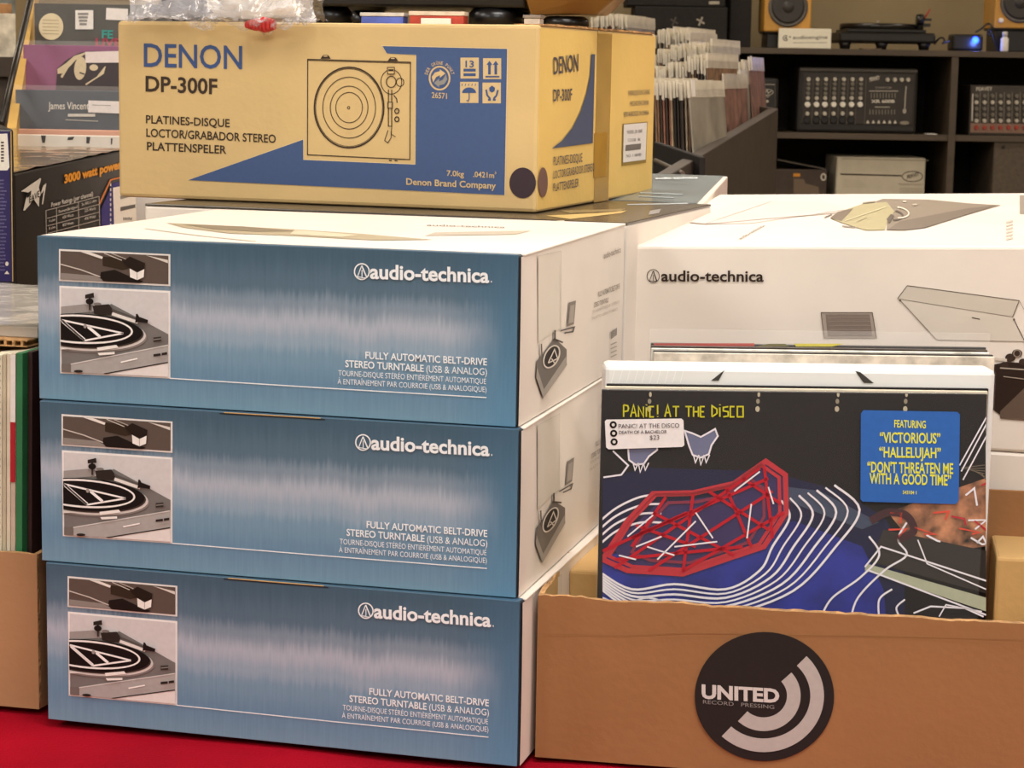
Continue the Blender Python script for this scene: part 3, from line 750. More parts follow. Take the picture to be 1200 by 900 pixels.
for k in range(6): p.stroke([(1179, 261+k*4), (1187, 259+k*4)], 2, '#c0b3a5', 0)
p.build('top_print')
wb2, off2 = wbox('turntable_box', 'lower white box under the large white turntable box', [T]*4, zs)

# ================================================================== CARDBOARD BOX with records
def crate(label, corner, yaw, w_, d_, h_, name='cardboard_box', outer=None, th=.004):
    t = thing(name, label, 'box', frame(corner, yaw))
    def wall(nm, a, b, inner, seed, rag=.003):
        """upright panel from a to b (xy), thickness towards inner, ragged top"""
        a = Vector(a); b = Vector(b); inn = Vector(inner)*th; bm = bmesh.new(); n = max(12, int((b-a).length/.006)); rows = []
        for i in range(n+1):
            s = i/n; q = a.lerp(b, s); hh = h_+rag*(noise.noise(Vector((s*11, seed, 0)))*.8+noise.noise(Vector((s*60, seed, 4)))*.45)
            bow = .004*math.sin(PI*s)
            rows.append([bm.verts.new((q.x-inn.x/th*bow, q.y-inn.y/th*bow, 0)), bm.verts.new((q.x-inn.x/th*bow, q.y-inn.y/th*bow, hh)),
                         bm.verts.new((q.x+inn.x, q.y+inn.y, hh+rag*.3*noise.noise(Vector((s*80, seed, 9))))), bm.verts.new((q.x+inn.x, q.y+inn.y, 0))])
        for i in range(n):
            for k, mi in ((0, 0), (1, 1), (2, 2)):
                f_ = bm.faces.new((rows[i][k], rows[i+1][k], rows[i+1][k+1], rows[i][k+1])); f_.material_index = mi
            bm.faces.new((rows[i][3], rows[i+1][3], rows[i+1][0], rows[i][0])).material_index = 0
        bm.faces.new(rows[0][::-1]).material_index = 1; bm.faces.new(rows[-1]).material_index = 1
        return bm_obj(nm, bm, [outer or KRAFT, EDGE, KRAFT_IN], t)
    wall('front_panel', (0, 0), (w_, 0), (0, 1), 1)
    wall('back_panel', (0, d_), (w_, d_), (0, -1), 5)
    wall('side_panel', (0, .0045), (0, d_-.0045), (1, 0), 3, .006)
    wall('side_panel', (w_, .0045), (w_, d_-.0045), (-1, 0), 7)
    slab('bottom_panel', KRAFT_IN, t, (.005, .005, .0), (w_-.005, d_-.005, .004))
    return t
cb0 = WZ(627, 887, T)
CY = -.165; CBH = W(627, 698, cb0.y).z-T
CBW, CBD = .50, .385
print('cardboard corner', cb0, 'h', CBH)
cbx = crate('open brown cardboard box with round black emblem holding records', (cb0.x, cb0.y, T), CY, CBW, CBD, CBH)
f = Face(cbx, (0, -.0042, 0), (1, 0, 0), (0, 0, 1))
p = Print(f, zoomtf(800, 600, 3))
p.ell(287.5, 648, 245, 227, '#2a2524', 1, n=64)
p.ring(285, 645, 188, 174, 48, '#b7b0ab', 2, 0, -.78, 2.34); p.ring(285, 645, 106, 100, 48, '#b7b0ab', 2, 0, -.72, 2.34)
p.text('UNITED', (67, 652), (340, 668), 45, '#d0cac5', 3, .04)
p.text('RECORD   PRESSING', (72, 672), (322, 691), 13, '#8d8784', 3)
p.build('round_emblem')
p = Print(f, zoomtf(800, 600, 3)); p.stroke([(-510, 428), (-200, 434), (0, 426), (130, 428), (300, 432), (620, 436), (1300, 452)], 2.2, '#8c6239', 0); p.build('crease')
# inner folded card blocks
def inblock(lo, hi):
    b_ = slab('folded_insert', KRAFT_IN, cbx, lo, hi, .003); return b_
Ic = cbx.matrix_world.inverted()
for px, py, wd_, side in ((667, 668, .060, -1), (1168, 653, .040, 1)):
    q = Ic @ WZ(px, py, T+CBH-.008)
    inblock((q.x, q.y, .0045), (q.x+wd_, CBD-.006, CBH-.008))
slab('back_flap', KRAFT, cbx, (.25, CBD-.0085, .02), (CBW-.006, CBD-.005, .176), .0006)

LPW = .3150
def lp_at(name, label, px, py, Y, yaw, lean=0, width=LPW, height=LPW, thick=.004, cm=None, cat='record', group=None, rnd=.0006):
    """upright sleeve whose top left front corner is seen at the pixel"""
    g = W(px, py, Y); z0 = g.z-height*math.cos(lean)
    M = Matrix.Translation((g.x, g.y-math.sin(lean)*height*0, z0)) @ Matrix.Rotation(yaw, 4, 'Z') @ Matrix.Rotation(lean, 4, 'X')
    t = thing(name, label, cat, M, group)
    slab('sleeve', cm, t, (0, 0, 0), (width, thick, height), rnd)
    return t
SL_BLACK = mat('black_sleeve', '#120d0e', .4, .05, 10, spec=.25)
Yr = cb0.y+.012
# --- front album
al = lp_at('record_album', 'front record with dark blue abstract cover and yellow hand lettering', 705.5, 456.5, Yr, .028, 0, .3205, .3175, .0045, SL_BLACK)
f = Face(al, (0, 0, 0), (1, 0, 0), (0, 0, 1))
p = Print(f)
# cover ground: night blue pool and dark upper field (plain abstract stand-in)
cov = [(706, 458), (1155, 462), (1155, 740), (706, 740)]; p.clip = cov
p.poly(cov, '#0d0809', 0)
p.poly([(706, 560), (760, 548), (900, 552), (985, 575), (1035, 605), (1060, 640), (1060, 745), (706, 745)], '#12163a', 1)
p.poly([(706, 650), (800, 640), (930, 610), (1010, 640), (1035, 690), (1040, 745), (706, 745)], mat('cover_blue', '#222c86', .4, .25, 22, spec=.25), 2)
p.poly([(880, 565), (960, 575), (1030, 612), (1010, 620), (930, 590)], '#35435c', 2)
p.poly([(1040, 600), (1155, 560), (1155, 640), (1080, 650)], mat('cover_warm', '#9c6a4c', .4, .5, 60), 2)
p.poly([(1015, 660), (1155, 700), (1155, 716), (1013, 668)], '#a9ad95', 3); p.poly([(1035, 620), (1155, 645), (1155, 695), (1020, 658)], '#2f2a28', 3)
def wob(pts, wd, m, lay, amp=0): # smooth curve through points
    out = []
    for i in range(len(pts)-1):
        p0 = pts[max(0, i-1)]; p1 = pts[i]; p2 = pts[i+1]; p3 = pts[min(len(pts)-1, i+2)]
        for k in range(6):
            t_ = k/6; c = [.5*((2*p1[a])+(-p0[a]+p2[a])*t_+(2*p0[a]-5*p1[a]+4*p2[a]-p3[a])*t_*t_+(-p0[a]+3*p1[a]-3*p2[a]+p3[a])*t_**3) for a in (0, 1)]; out.append(tuple(c))
    out.append(pts[-1]); p.stroke(out, wd, m, lay)
WL = '#e6e2ea'
for k in range(7):   # nested ripple lines
    o_ = k*13
    wob([(700, 668-o_*.15+k*5), (740, 690+k*4), (790, 684+k*6), (850, 690+k*5), (890+o_*.5, 668+k*4), (905+o_*.95, 640), (925+o_*1.05, 606-k*1.5), (915+o_*.8, 586-k*3)], 2.1 if k % 2 else 2.6, WL, 4)
for k in range(4): wob([(700, 640-k*9), (722, 622-k*9), (750, 612-k*10), (775, 612-k*11)], 2.4, WL, 4)
wob([(1062, 612), (1052, 632), (1062, 650), (1036, 668), (1005, 700), (996, 728)], 2.3, WL, 4); wob([(1018, 628), (1030, 650), (1008, 676), (975, 700), (962, 722)], 2.3, WL, 4)
wob([(1045, 690), (1030, 702), (1030, 725)], 2.2, WL, 4); wob([(1060, 702), (1050, 712), (1056, 726)], 2.0, WL, 4)
for k in range(3): wob([(706, 700+k*9), (730, 708+k*9), (760, 700+k*10), (800, 712+k*8), (850, 712+k*8)], 2.2, WL, 4)
RD = '#b5202f'; RD2 = '#7c1f3d'
p.poly([(716, 640), (770, 590), (850, 580), (895, 542), (918, 560), (922, 610), (890, 640), (820, 668), (740, 668)], '#2b1f56', 3)
random.seed(11)
base = [(706, 655), (735, 610), (765, 578), (812, 577), (860, 566), (897, 540), (920, 556), (921, 600), (895, 640), (850, 655), (800, 672), (735, 668)]
p.stroke(base, 6, RD, 5, True); p.stroke([(x*.93+57, y*.93+42) for x, y in base], 4, RD, 5, True); p.stroke([(x*.72+232, y*.75+155) for x, y in base], 3.5, RD2, 5, True)
for a, b in (((720, 665), (890, 548)), ((740, 630), (900, 560)), ((760, 668), (905, 575)), ((800, 668), (918, 600)), ((706, 645), (805, 600)), ((812, 578), (800, 670)), ((850, 570), (880, 640)), ((895, 545), (905, 630)), ((780, 582), (740, 640)), ((765, 600), (860, 650)), ((830, 575), (900, 620)), ((720, 655), (870, 640)), ((745, 615), (815, 640)), ((870, 560), (915, 590))): p.stroke([a, b], 3.6, RD, 6)
for a, b in (((758, 640), (790, 650)), ((770, 655), (815, 610)), ((745, 640), (775, 628)), ((860, 575), (890, 552)), ((880, 590), (875, 630)), ((900, 570), (906, 590)), ((815, 600), (835, 630)), ((725, 650), (745, 655)), ((735, 628), (765, 603)), ((790, 640), (840, 634))): p.stroke([a, b], 1.8, WL, 7)
# pale outline shapes, upper field
def blob(cx, cy, s_, rot=0):
    P_ = [(-18, -12), (-9, -9), (0, -5), (9, -10), (16, -14), (19, -6), (12, 4), (9, 14), (0, 18), (-9, 15), (-13, 5)]
    Q = [(cx+s_*(x*math.cos(rot)-y*math.sin(rot)), cy+s_*(x*math.sin(rot)+y*math.cos(rot))) for x, y in P_]
    p.poly(Q, '#666c8c', 3); p.stroke(Q, 2, WL, 4, True)
    for k in (-6, 0, 6): p.stroke([(cx+s_*k-2, cy+s_*16), (cx+s_*k, cy+s_*(26-abs(k)*.4)), (cx+s_*k+4, cy+s_*15)], 1.5, WL, 4)
blob(821, 517, 1.05); blob(750, 527, 1.0, .3)
p.stroke([(707, 559), (728, 556), (736, 545), (718, 528)], 2, WL, 4)
# right hand marks
for a, b in (((1124, 545), (1158, 484)), ((1126, 552), (1158, 492)), ((1128, 562), (1158, 506))): p.stroke([a, b], 1.6, WL, 4)
random.seed(2)
for k in range(16):
    x = random.uniform(1020, 1150); y = random.uniform(560, 640)
    if x < 1122 and y < 592: continue
    p.stroke([(x, y), (x+random.uniform(6, 26), y+random.uniform(-9, 9)), (x+random.uniform(4, 18), y+random.uniform(4, 12))], 2.2, random.choice([RD, '#d8462f', WL]), 4)
wob([(1020, 610), (1040, 600), (1062, 604), (1070, 622), (1050, 632)], 9, '#3d2026', 4)
p.stroke([(1013, 664), (1032, 640), (1155, 680)], 2, WL, 5); p.stroke([(1075, 632), (1086, 660), (1155, 690)], 1.6, WL, 5); p.stroke([(1018, 668), (1060, 684), (1155, 720)], 2, WL, 5)
p.stroke([(1070, 718), (1090, 710), (1130, 712), (1152, 722)], 2, WL, 5); p.stroke([(1100, 722), (1108, 708), (1150, 716)], 1.5, WL, 5)
for cx in (762, 889, 982, 1062): p.ell(cx, 462, 1.6, 3, '#b9b096', 3, n=10); p.ell(cx-1, 470, 2.2, 3, '#8d8672', 3, n=10); p.ell(cx-1.5, 479, 2.6, 3.4, '#b9b096', 3, n=10)
for k in range(7): p.stroke([(1126+k*4, 548+k), (1158, 544+k*4)], .8, '#6d604e', 3)
p.clip = None
p.build('cover_art', label='printed abstract cover in navy with white ripples and red strokes')
# hand lettered band name from strokes
p = Print(f)
GL_ = {'P': [[(0, 0), (0, 14)], [(0, 14), (5, 13), (6, 10), (5, 7), (0, 6)]], 'A': [[(0, 0), (3.5, 14), (7, 0)], [(1.5, 5), (5.5, 5)]], 'N': [[(0, 0), (0, 12), (6, 0), (6, 12)]],
       'I': [[(1, 0), (1, 11)], [(1, 13.5), (1.3, 14.5)]], 'C': [[(5, 12), (0, 12), (0, 0), (5, 0)]], '!': [[(1, 3), (1, 14)], [(1, 0), (1, 1)]], 'T': [[(0, 12), (8, 12)], [(4, 12), (4, 0)]],
       'H': [[(0, 0), (0, 12)], [(6, 0), (6, 12)], [(0, 6), (6, 6)]], 'E': [[(5, 12), (0, 12), (0, 0), (5, 0)], [(0, 6), (4, 6)]], 'D': [[(0, 0), (0, 13), (6, 9), (6, 4), (0, 0)]],
       'S': [[(6, 12), (0, 11), (0, 7), (6, 6), (6, 1), (0, 0)]], 'O': [[(0, 0), (0, 12), (7, 12), (7, 0), (-.5, 0)]]}
x = 730.5
for ch in 'PANIC! AT THE DISCO':
    if ch == ' ': x += 5.2; continue
    for sg_ in GL_[ch]: p.stroke([(x+a*.96, 487.8-b) for a, b in sg_], 1.7, '#c8c42c', 9)
    x += {'I': 5, '!': 4.2, 'A': 9.2, 'T': 9.6, 'O': 9}.get(ch, 8.2)
p.build('hand_lettered_title')
p = Print(f)
p.poly([(708.5, 493), (710.5, 491), (798, 489.8), (800.5, 492), (801.5, 521), (799, 523), (713, 525.8), (710, 523.5)], '#e9e4e4', 9)
for k, (cx, cy) in enumerate(((718.3, 497), (718.8, 507), (719.3, 517))): p.ell(cx, cy, 4.2, 4.2, '#15100f', 10, n=20); p.ell(cx, cy, 1.9, 1.9, '#d8d4d0', 11, n=14)
p.text('PANIC! AT THE DISCO', (724.5, 501.2), (795.5, 500.2), 5.0, '#3c3634', 11); p.text('DEATH OF A BACHELOR', (725, 507.6), (781, 506.8), 3.5, '#3c3634', 11, .01); p.text('$23', (761, 514.4), (772, 514.2), 5.0, '#3c3634', 11)
p.build('price_sticker')
p = Print(f)
p.poly([(1008, 484), (1011, 480), (1121, 482), (1124, 485), (1122.5, 586), (1119, 590), (1010, 587), (1007.5, 584)], '#2c64b4', 9)
YL = '#dfe04a'
for s_, a, b, h in (('FEATURING', (1047, 499.8), (1084, 501), 8.3), ('“VICTORIOUS”', (1030, 517.6), (1101, 518.8), 11.6), ('“HALLELUJAH”', (1029.5, 534.8), (1101.5, 536), 11.6),
                    ('“DON\'T THREATEN ME', (1015.5, 552.4), (1116, 554.4), 12), ('WITH A GOOD TIME”', (1018, 565.6), (1113.5, 568), 12), ('543104 1', (1057, 578), (1073, 578.4), 4)):
    p.text(s_, a, b, h, YL, 10, .022)
p.build('song_sticker')
film = slab('shrink_wrap', mat('shrink_film', '#ffffff', .08, 0, 5, bump=.25, bscale=14, alpha=.03), al, (-.0008, -.002, -.0008), (.3213, .0052, .3183), .001)
# thin sleeves behind it
yoff = .0062
for k, (dx, dpy, m_, lb) in enumerate(((3, 3.6, mat('cream_sleeve', '#d8ccb6', .5), 'thin cream record sleeve right behind the front album'), (5, 6.6, SL_BLACK, 'thin black record sleeve between cream sleeve and white box set'))):
    lp_at('record_album', lb, 706+dx, 456.5-dpy, Yr+yoff+k*.0048, .028, 0, .3195, .3175, .0038, m_)
# white box set
ws = lp_at('box_set', 'thick white box set in shrink wrap standing behind the front records', 708.5, 428, Yr+.0175, .020, 0, .3275, .3235, .034, mat('white_gloss_card', '#e6e6e4', .3, .01, 10), 'box set', rnd=.004)
f = Face(ws, (0, 0, 0), (1, 0, 0), (0, 0, 1)); p = Print(f)
p.poly([(833, 446), (849, 433.5), (842, 446)], '#2b2621', 1); p.poly([(1002, 434.5), (1008, 436), (1024, 449), (1012, 448.5)], '#2b2621', 1)
for k in range(10): p.stroke([(716+k*9, 449), (721+k*9, 431)], .7, '#f6f6f4', 1)
p.build('cover_marks')
slab('shrink_wrap', mat('shrink_film', '#ffffff'), ws, (-.001, -.001, -.001), (.3285, .035, .3245), .004)
# records behind: from just behind the white box set
cols = [('#cdc4b6', 'cream record sleeve just behind the white box set'), ('#2a2522', 'black record sleeve behind the first cream one of the rear group'), ('#e2ddd2', 'white record sleeve in the middle of the rear group'),
        ('#3a2f28', 'dark brown record sleeve before the last of the rear group'), ('#15110f', 'black sleeve with red and yellow printed top edge')]
ya = 1.955
for k, (c_, lb) in enumerate(cols):
    t_ = lp_at('record_album', lb, 763 if k > 1 else 766, [413.2, 410.8, 408.2, 405.2, 402][k], ya+k*.009, .028, 0, .3145, .3145, .0045, mat('sleeve_'+c_.strip('#'), c_, .4, .2, 60))
    if k == 4:
        p = Print(Face(t_, (0, 0, 0), (1, 0, 0), (0, 0, 1)))
        p.poly([(766, 405.5), (884, 405.5), (884, 402.2), (766, 402.2)], '#b8463c', 1); p.poly([(933, 406), (975, 406), (990, 402.6), (930, 402.6)], '#d6c840', 1); p.poly([(886, 406), (925, 406), (920, 402.8), (900, 402.8)], '#6b6430', 1)
        p.build('top_edge_print')
        sl = slab('plastic_sleeve', PLASTIC, t_, (-.0015, -.0012, -.001), (.3175, .0057, .3275)); 
# ================================================================== LEFT CARDBOARD BOX with records
LY = -.26; lc = WZ(53, 834, T); LW_ = .36; LD = .40
ul = Vector((math.cos(LY), math.sin(LY), 0))
co = lc-ul*LW_
LH = W(50, 652, lc.y).z-T
lcb = crate('brown cardboard box of records at the left edge beside the blue boxes', (co.x-.004, co.y+.006, T), LY, LW_-.003, LD, LH, outer=kraft('light_brown_cardboard', '#a98059'), th=.0045)
Ml = frame((co.x-.004, co.y+.006, T), LY)
# records stand edge-on: thin slabs, plane along the box depth
vis = [(.0045, '#39201f', 'maroon'), (.0062, '#2f7a4c', 'green'), (.0042, '#c9b8a4', 'red and white banded'), (.0036, '#ddd3bd', 'ivory'), (.0034, '#c4baa0', 'beige'), (.0050, '#e0d9c2', 'cream zigzag edged'), (.0042, '#e2dcc4', 'pale cream')]
xx = LW_-.003-.0175
lean = math.radians(1.2)
for k in range(20):
    if k < len(vis): th_, c_, nm = vis[k]
    else: th_, c_, nm = .0045, random.choice(['#c9bd9f', '#8a6a52', '#d8d0ba', '#4a4a50']), None
    xx -= th_+.0007
    M = Ml @ Matrix.Translation((xx, .012 if k else .02, .0045)) @ Matrix.Rotation(lean, 4, 'Y')
    lab = {0: 'maroon record sleeve beside the blue boxes, rightmost in left cardboard box', 1: 'green record sleeve edge in the left cardboard box', 2: 'record sleeve with white and red spine bands next to the green one',
           3: 'ivory record sleeve left of the red banded one', 4: 'beige record sleeve between ivory and zigzag edged ones', 5: 'cream record sleeve with black zigzag edge in left box', 6: 'pale cream record sleeve left of the zigzag edged one'}.get(k, 'record sleeve standing in the left cardboard box further left')
    t_ = thing('record_album', lab, 'record', M, 'records standing in the left cardboard box')
    slab('sleeve', mat('edge_'+c_.strip('#'), c_, .55, .08, 30), t_, (0, 0, 0), (th_, .3145, .3145-.0006*k), .0006)
    if k == 5:
        bm = bmesh.new()
        for q_ in range(48):
            z_ = .006+q_*.0064; add_hexa(bm, [(.0002, -.0006, z_), (.0036, -.0006, z_+.0004), (.0036, -.0001, z_+.0004), (.0002, -.0001, z_), (.0002, -.0006, z_+.0032), (.0020, -.0006, z_+.0050), (.0020, -.0001, z_+.0050), (.0002, -.0001, z_+.0032)])
        o_ = bm_obj('zigzag_edging', bm, ink('#1c1814'), t_); o_['kind'] = 'stuff'
    if k == 2:
        slab('red_band', ink('#b01f2c'), t_, (-.0002, -.0008, .198), (th_+.0002, .0, .252)); slab('white_band', ink('#ece8e2'), t_, (-.0002, -.0008, .252), (th_+.0002, .0, .312))
# corrugated divider + flat wrapped sleeve resting on the records
dv = thing('cardboard_divider', 'flat kraft cardboard sheet lying on top of the left records', 'cardboard', Ml @ Matrix.Translation((LW_-.30, .040, .3195)))
bm = bmesh.new(); add_box(bm, (0, 0, 0), (.270, .30, .0012)); add_box(bm, (0, 0, .0052), (.270, .30, .0064))
for k in range(33): add_box(bm, (.001+k*.0082, 0, .0012), (.0035+k*.0082, .30, .0052))
bm_obj('corrugated_sheet', bm, EDGE, dv)
fw = thing('record_album', 'flat white record sleeve in glossy plastic lying on the left records', 'record', Ml @ Matrix.Translation((LW_-.345, .055, .3260)))
slab('sleeve', mat('greyish_white_card', '#b9b2a8', .4, .1, 10), fw, (0, 0, 0), (.318, .318, .010), .001)
bm = bmesh.new(); n = 36; G = []
for i in range(n+1):
    r = []
    for j in range(n+1):
        x_ = -.004+.326*i/n; y_ = -.004+.33*j/n; z_ = .0108+.003*abs(noise.noise(Vector((x_*14, y_*20, 3))))+.0015*abs(noise.noise(Vector((x_*40, y_*40, 8))))
        r.append(bm.verts.new((x_, y_, z_)))
    G.append(r)
for i in range(n):
    for j in range(n): bm.faces.new((G[i][j], G[i+1][j], G[i+1][j+1], G[i][j+1])).smooth = True
bm_obj('plastic_wrap', bm, mat('glossy_white_wrap', '#e4ded4', .12, .04, 20, bump=.3, bscale=40, coat=.6, alpha=.75), fw)

# ================================================================== PURPLE BOX and BLACK AMPLIFIER BOX
def quadbox(name, label, C, yaw_, w_, d_, h_, m, z0=T):
    t = thing(name, label, 'box', frame((C[0], C[1], z0), yaw_)); slab('carton', m, t, (0, 0, 0), (w_, d_, h_), .003); return t
PUR = mat('purple_black_print', '#221c3e', .35, .25, 14)
g = W(15.5, 151, 2.46)
pb = quadbox('amplifier_box', 'tall purple and black box at the left edge with white label', (g.x-.26*math.cos(.3), 2.46-.26*math.sin(.3)), .3, .26, .16, g.z-T, mat('black_box_card', '#17130f', .4, .15, 14))
f = Face(pb, (0, 0, 0), (1, 0, 0), (0, 0, 1)); p = Print(f)
p.poly([(-60, 155), (11, 154), (13.5, 330), (-60, 330)], '#2b2358', 1); p.poly([(-30, 158), (8.5, 156.5), (11, 196), (8.5, 199.5), (-30, 200)], '#e8e2d6', 2)
for k in range(7): p.rect(1, 166+k*3.6, 4.5, 168+k*3.6, '#4a433c', 3)
for k in range(26): p.text('specifications and contents', (-25, 212+k*4.2), (random.uniform(4, 8), 212+k*4.2), 2.2, '#8e86b0', 2)
p.stroke([(12.8, 154), (14.8, 330)], 1.2, '#b59a6a', 2)
p.ell(8, 309, 2, 2.6, '#d8d0c4', 3, n=12); p.poly([(5, 321), (11, 321), (8, 317)], '#d8d0c4', 3)
p.build('side_print')
# black amplifier box: long side turned to the right
c0 = W(17, 203, 2.62); c1 = W(140, 177, 3.12)
dirv = (c1-c0); dz = dirv.z; dirv.z = 0; ln = dirv.length; dirv.normalize(); print('amp box dir', dirv, ln, dz, c0.z, c1.z)
left = Vector((-dirv.y, dirv.x, 0))
LL = ln*1.12; WW = .42; hz = (c0.z+c1.z)/2-T
ab = thing('amplifier_box', 'black power amplifier box with orange lettering left of the tan box', 'box', Matrix.Translation((c0.x, c0.y, T)))
B0 = Vector((0, 0, 0)); B1 = dirv*LL
hexa('carton', mat('black_box_card', '#17130f'), ab, [B0+left*WW, B0, B1, B1+left*WW]+[B0+left*WW+Vector((0, 0, c0.z-T)), B0+Vector((0, 0, c0.z-T)), B1+Vector((0, 0, c0.z-T+dz*1.12)), B1+left*WW+Vector((0, 0, c0.z-T+dz*1.12))], .003)
up = Vector((0, 0, .0012)); zt0 = c0.z-T; zt1 = zt0+dz*1.12
TOPA = mat('brown_gloss_top', '#7d6a4a', .18, .25, 9, bump=.25, bscale=12, coat=.5)
nx = 30; bm = bmesh.new(); G = []
for i in range(nx+1):
    r = []
    for j in range(nx+1):
        q = dirv*LL*i/nx+left*WW*j/nx; z_ = zt0+(zt1-zt0)*i/nx+.001+.003*abs(noise.noise(q*16))
        r.append(bm.verts.new((q.x, q.y, z_)))
    G.append(r)
for i in range(nx):
    for j in range(nx): bm.faces.new((G[i][j], G[i+1][j], G[i+1][j+1], G[i][j+1])).smooth = True
bm_obj('wrapped_top', bm, TOPA, ab)
f = Face(ab, left*(-.0006), dirv, (0, 0, 1)); p = Print(f, zoomtf(0, 140, 7.5))
AM = '#e0941c'
p.text('3000 watt power amplifier', (560, 560), (1330, 355), 70, AM, 2, .045)
PW = '#d8d2c6'
p.build('orange_lettering'); p = Print(f, zoomtf(0, 140, 7.5))
p.poly([(180, 632), (350, 515), (320, 640), (262, 745), (215, 800), (200, 800), (238, 640)], PW, 1); p.poly([(345, 520), (356, 515), (335, 600), (350, 640), (376, 580), (402, 560), (372, 745), (362, 745), (380, 620), (340, 680), (336, 768), (290, 700), (255, 740), (300, 640)], PW, 2)
p.text('EAVEY', (250, 735), (365, 660), 55, '#17130f', 3, .01); p.poly([(225, 650), (268, 625), (262, 665), (232, 690)], '#17130f', 3)
p.build('maker_emblem'); p = Print(f, zoomtf(0, 140, 7.5))
p.text('Power Ratings (per channel)', (445, 770), (812, 672), 38, PW, 2, .01)
TL = '#bdb6aa'
for a, b in (((398, 800), (865, 676)), ((408, 868), (868, 745)), ((412, 935), (872, 812)), ((398, 800), (404, 1150)), ((490, 776), (498, 1120)), ((683, 728), (690, 1080)), ((865, 676), (875, 1040)), ((415, 1000), (874, 880)), ((418, 1065), (874, 948))): p.stroke([a, b], 5, TL, 2)
for s_, a, b in (('Stereo/Bridged', (508, 822), (672, 778)), ('2x XR2-2 ohm', (712, 760), (840, 722)), ('650 Watts', (545, 872), (640, 850)), ('225 Watts', (738, 815), (835, 790)), ('800 Watts', (545, 940), (640, 918)), ('400 Watts', (738, 885), (835, 860)), ('4 ohm', (425, 905), (480, 890)), ('8 ohm', (425, 970), (480, 955))): p.text(s_, a, b, 24, PW, 2)
p.build('ratings_table'); p = Print(f, zoomtf(0, 140, 7.5))
p.poly([(885, 790), (985, 560), (1060, 545), (1060, 1000), (890, 1060)], '#2c2270', 1); p.stroke([(868, 745), (968, 530), (1120, 495)], 11, '#e07a28', 2)
for k in range(10): p.rect(960, 560+k*44, 970, 585+k*44, '#d8d2c6', 3)
p.poly([(985, 600), (1180, 560), (1200, 1050), (1000, 1060)], '#e8e0d0', 3)
p.poly([(1050, 770), (1180, 745), (1180, 775), (1050, 805)], '#55504a', 4); p.poly([(1050, 672), (1160, 652), (1160, 672), (1050, 700)], '#8a8478', 4)
for k in range(8): p.rect(1075+k*10, 860, 1080+k*10, 885, '#3a342e', 4)
p.build('side_print')

# ================================================================== RECORD RACK upper left
WOOD = mat('pale_wood', '#b89450', .5, .12, 8, stretch=(1, 1, .2))
rk = thing('record_rack', 'stepped wooden record rack with diagonal black rod, upper left', 'rack', frame((0, 0, T)))
rows = [(161, 3.34), (103.5, 3.52), (50.8, 3.70), (2.5, 3.88)]
xl = [14, 17, 26, 37]
# side board (slanted strip seen at left)
q = [W(3, 150, 3.30), W(15, 160, 3.30), W(27, 0, 4.0), W(37, 0, 4.0)]
bm = bmesh.new()
def prism(bm, pts, d):
    a = [bm.verts.new(v) for v in pts]; b = [bm.verts.new(Vector(v)+Vector(d)) for v in pts]; n = len(pts)
    bm.faces.new(a); bm.faces.new(b[::-1])
    for i in range(n): bm.faces.new((a[i], b[i], b[(i+1) % n], a[(i+1) % n]))
xs0 = W(5, 170, 3.26).x
sd0 = []
for (px, py, Y) in ((8, 230, 3.24), (8, 150, 3.26), (24, 50, 3.6), (36, -30, 4.0)):
    g = W(px, py, Y); sd0.append(g-Vector((0, 0, T)))
base1 = Vector((sd0[-1].x, 4.0, -T)); base0 = Vector((sd0[0].x, 3.24, -T))
prism(bm, [base0]+sd0+[base1], (.014, 0, 0))
bm_obj('side_board', bm, WOOD, rk)
cyl('rod', mat('black_rod', '#2a2620', .35, metal=.5), rk, W(1, 146, 3.2)-Vector((0, 0, T)), W(38, -10, 3.6)-Vector((0, 0, T)), .0052)
for k, (py, Y) in enumerate(rows):
    g = W(xl[k], py, Y); slab('shelf_step', WOOD, rk, (g.x+.025, Y-.004, g.z-T-.335), (g.x+.40, Y+.12, g.z-T-.318))
slab('back_board', WOOD, rk, (W(37, 0, 4.0).x, 4.01, -T), (W(37, 0, 4.0).x+.42, 4.03, .35))
cov = [('slate', '#4d5560', 104, 'slate blue record with white serif lettering in the front row of the rack'), ('purple', '#8d4a78', 51.5, 'purple record with a pale figure drawing, middle of rack'), ('dark', '#3b3d3b', 3, 'charcoal record with a round sticker at the top of the rack')]
rkrec = []
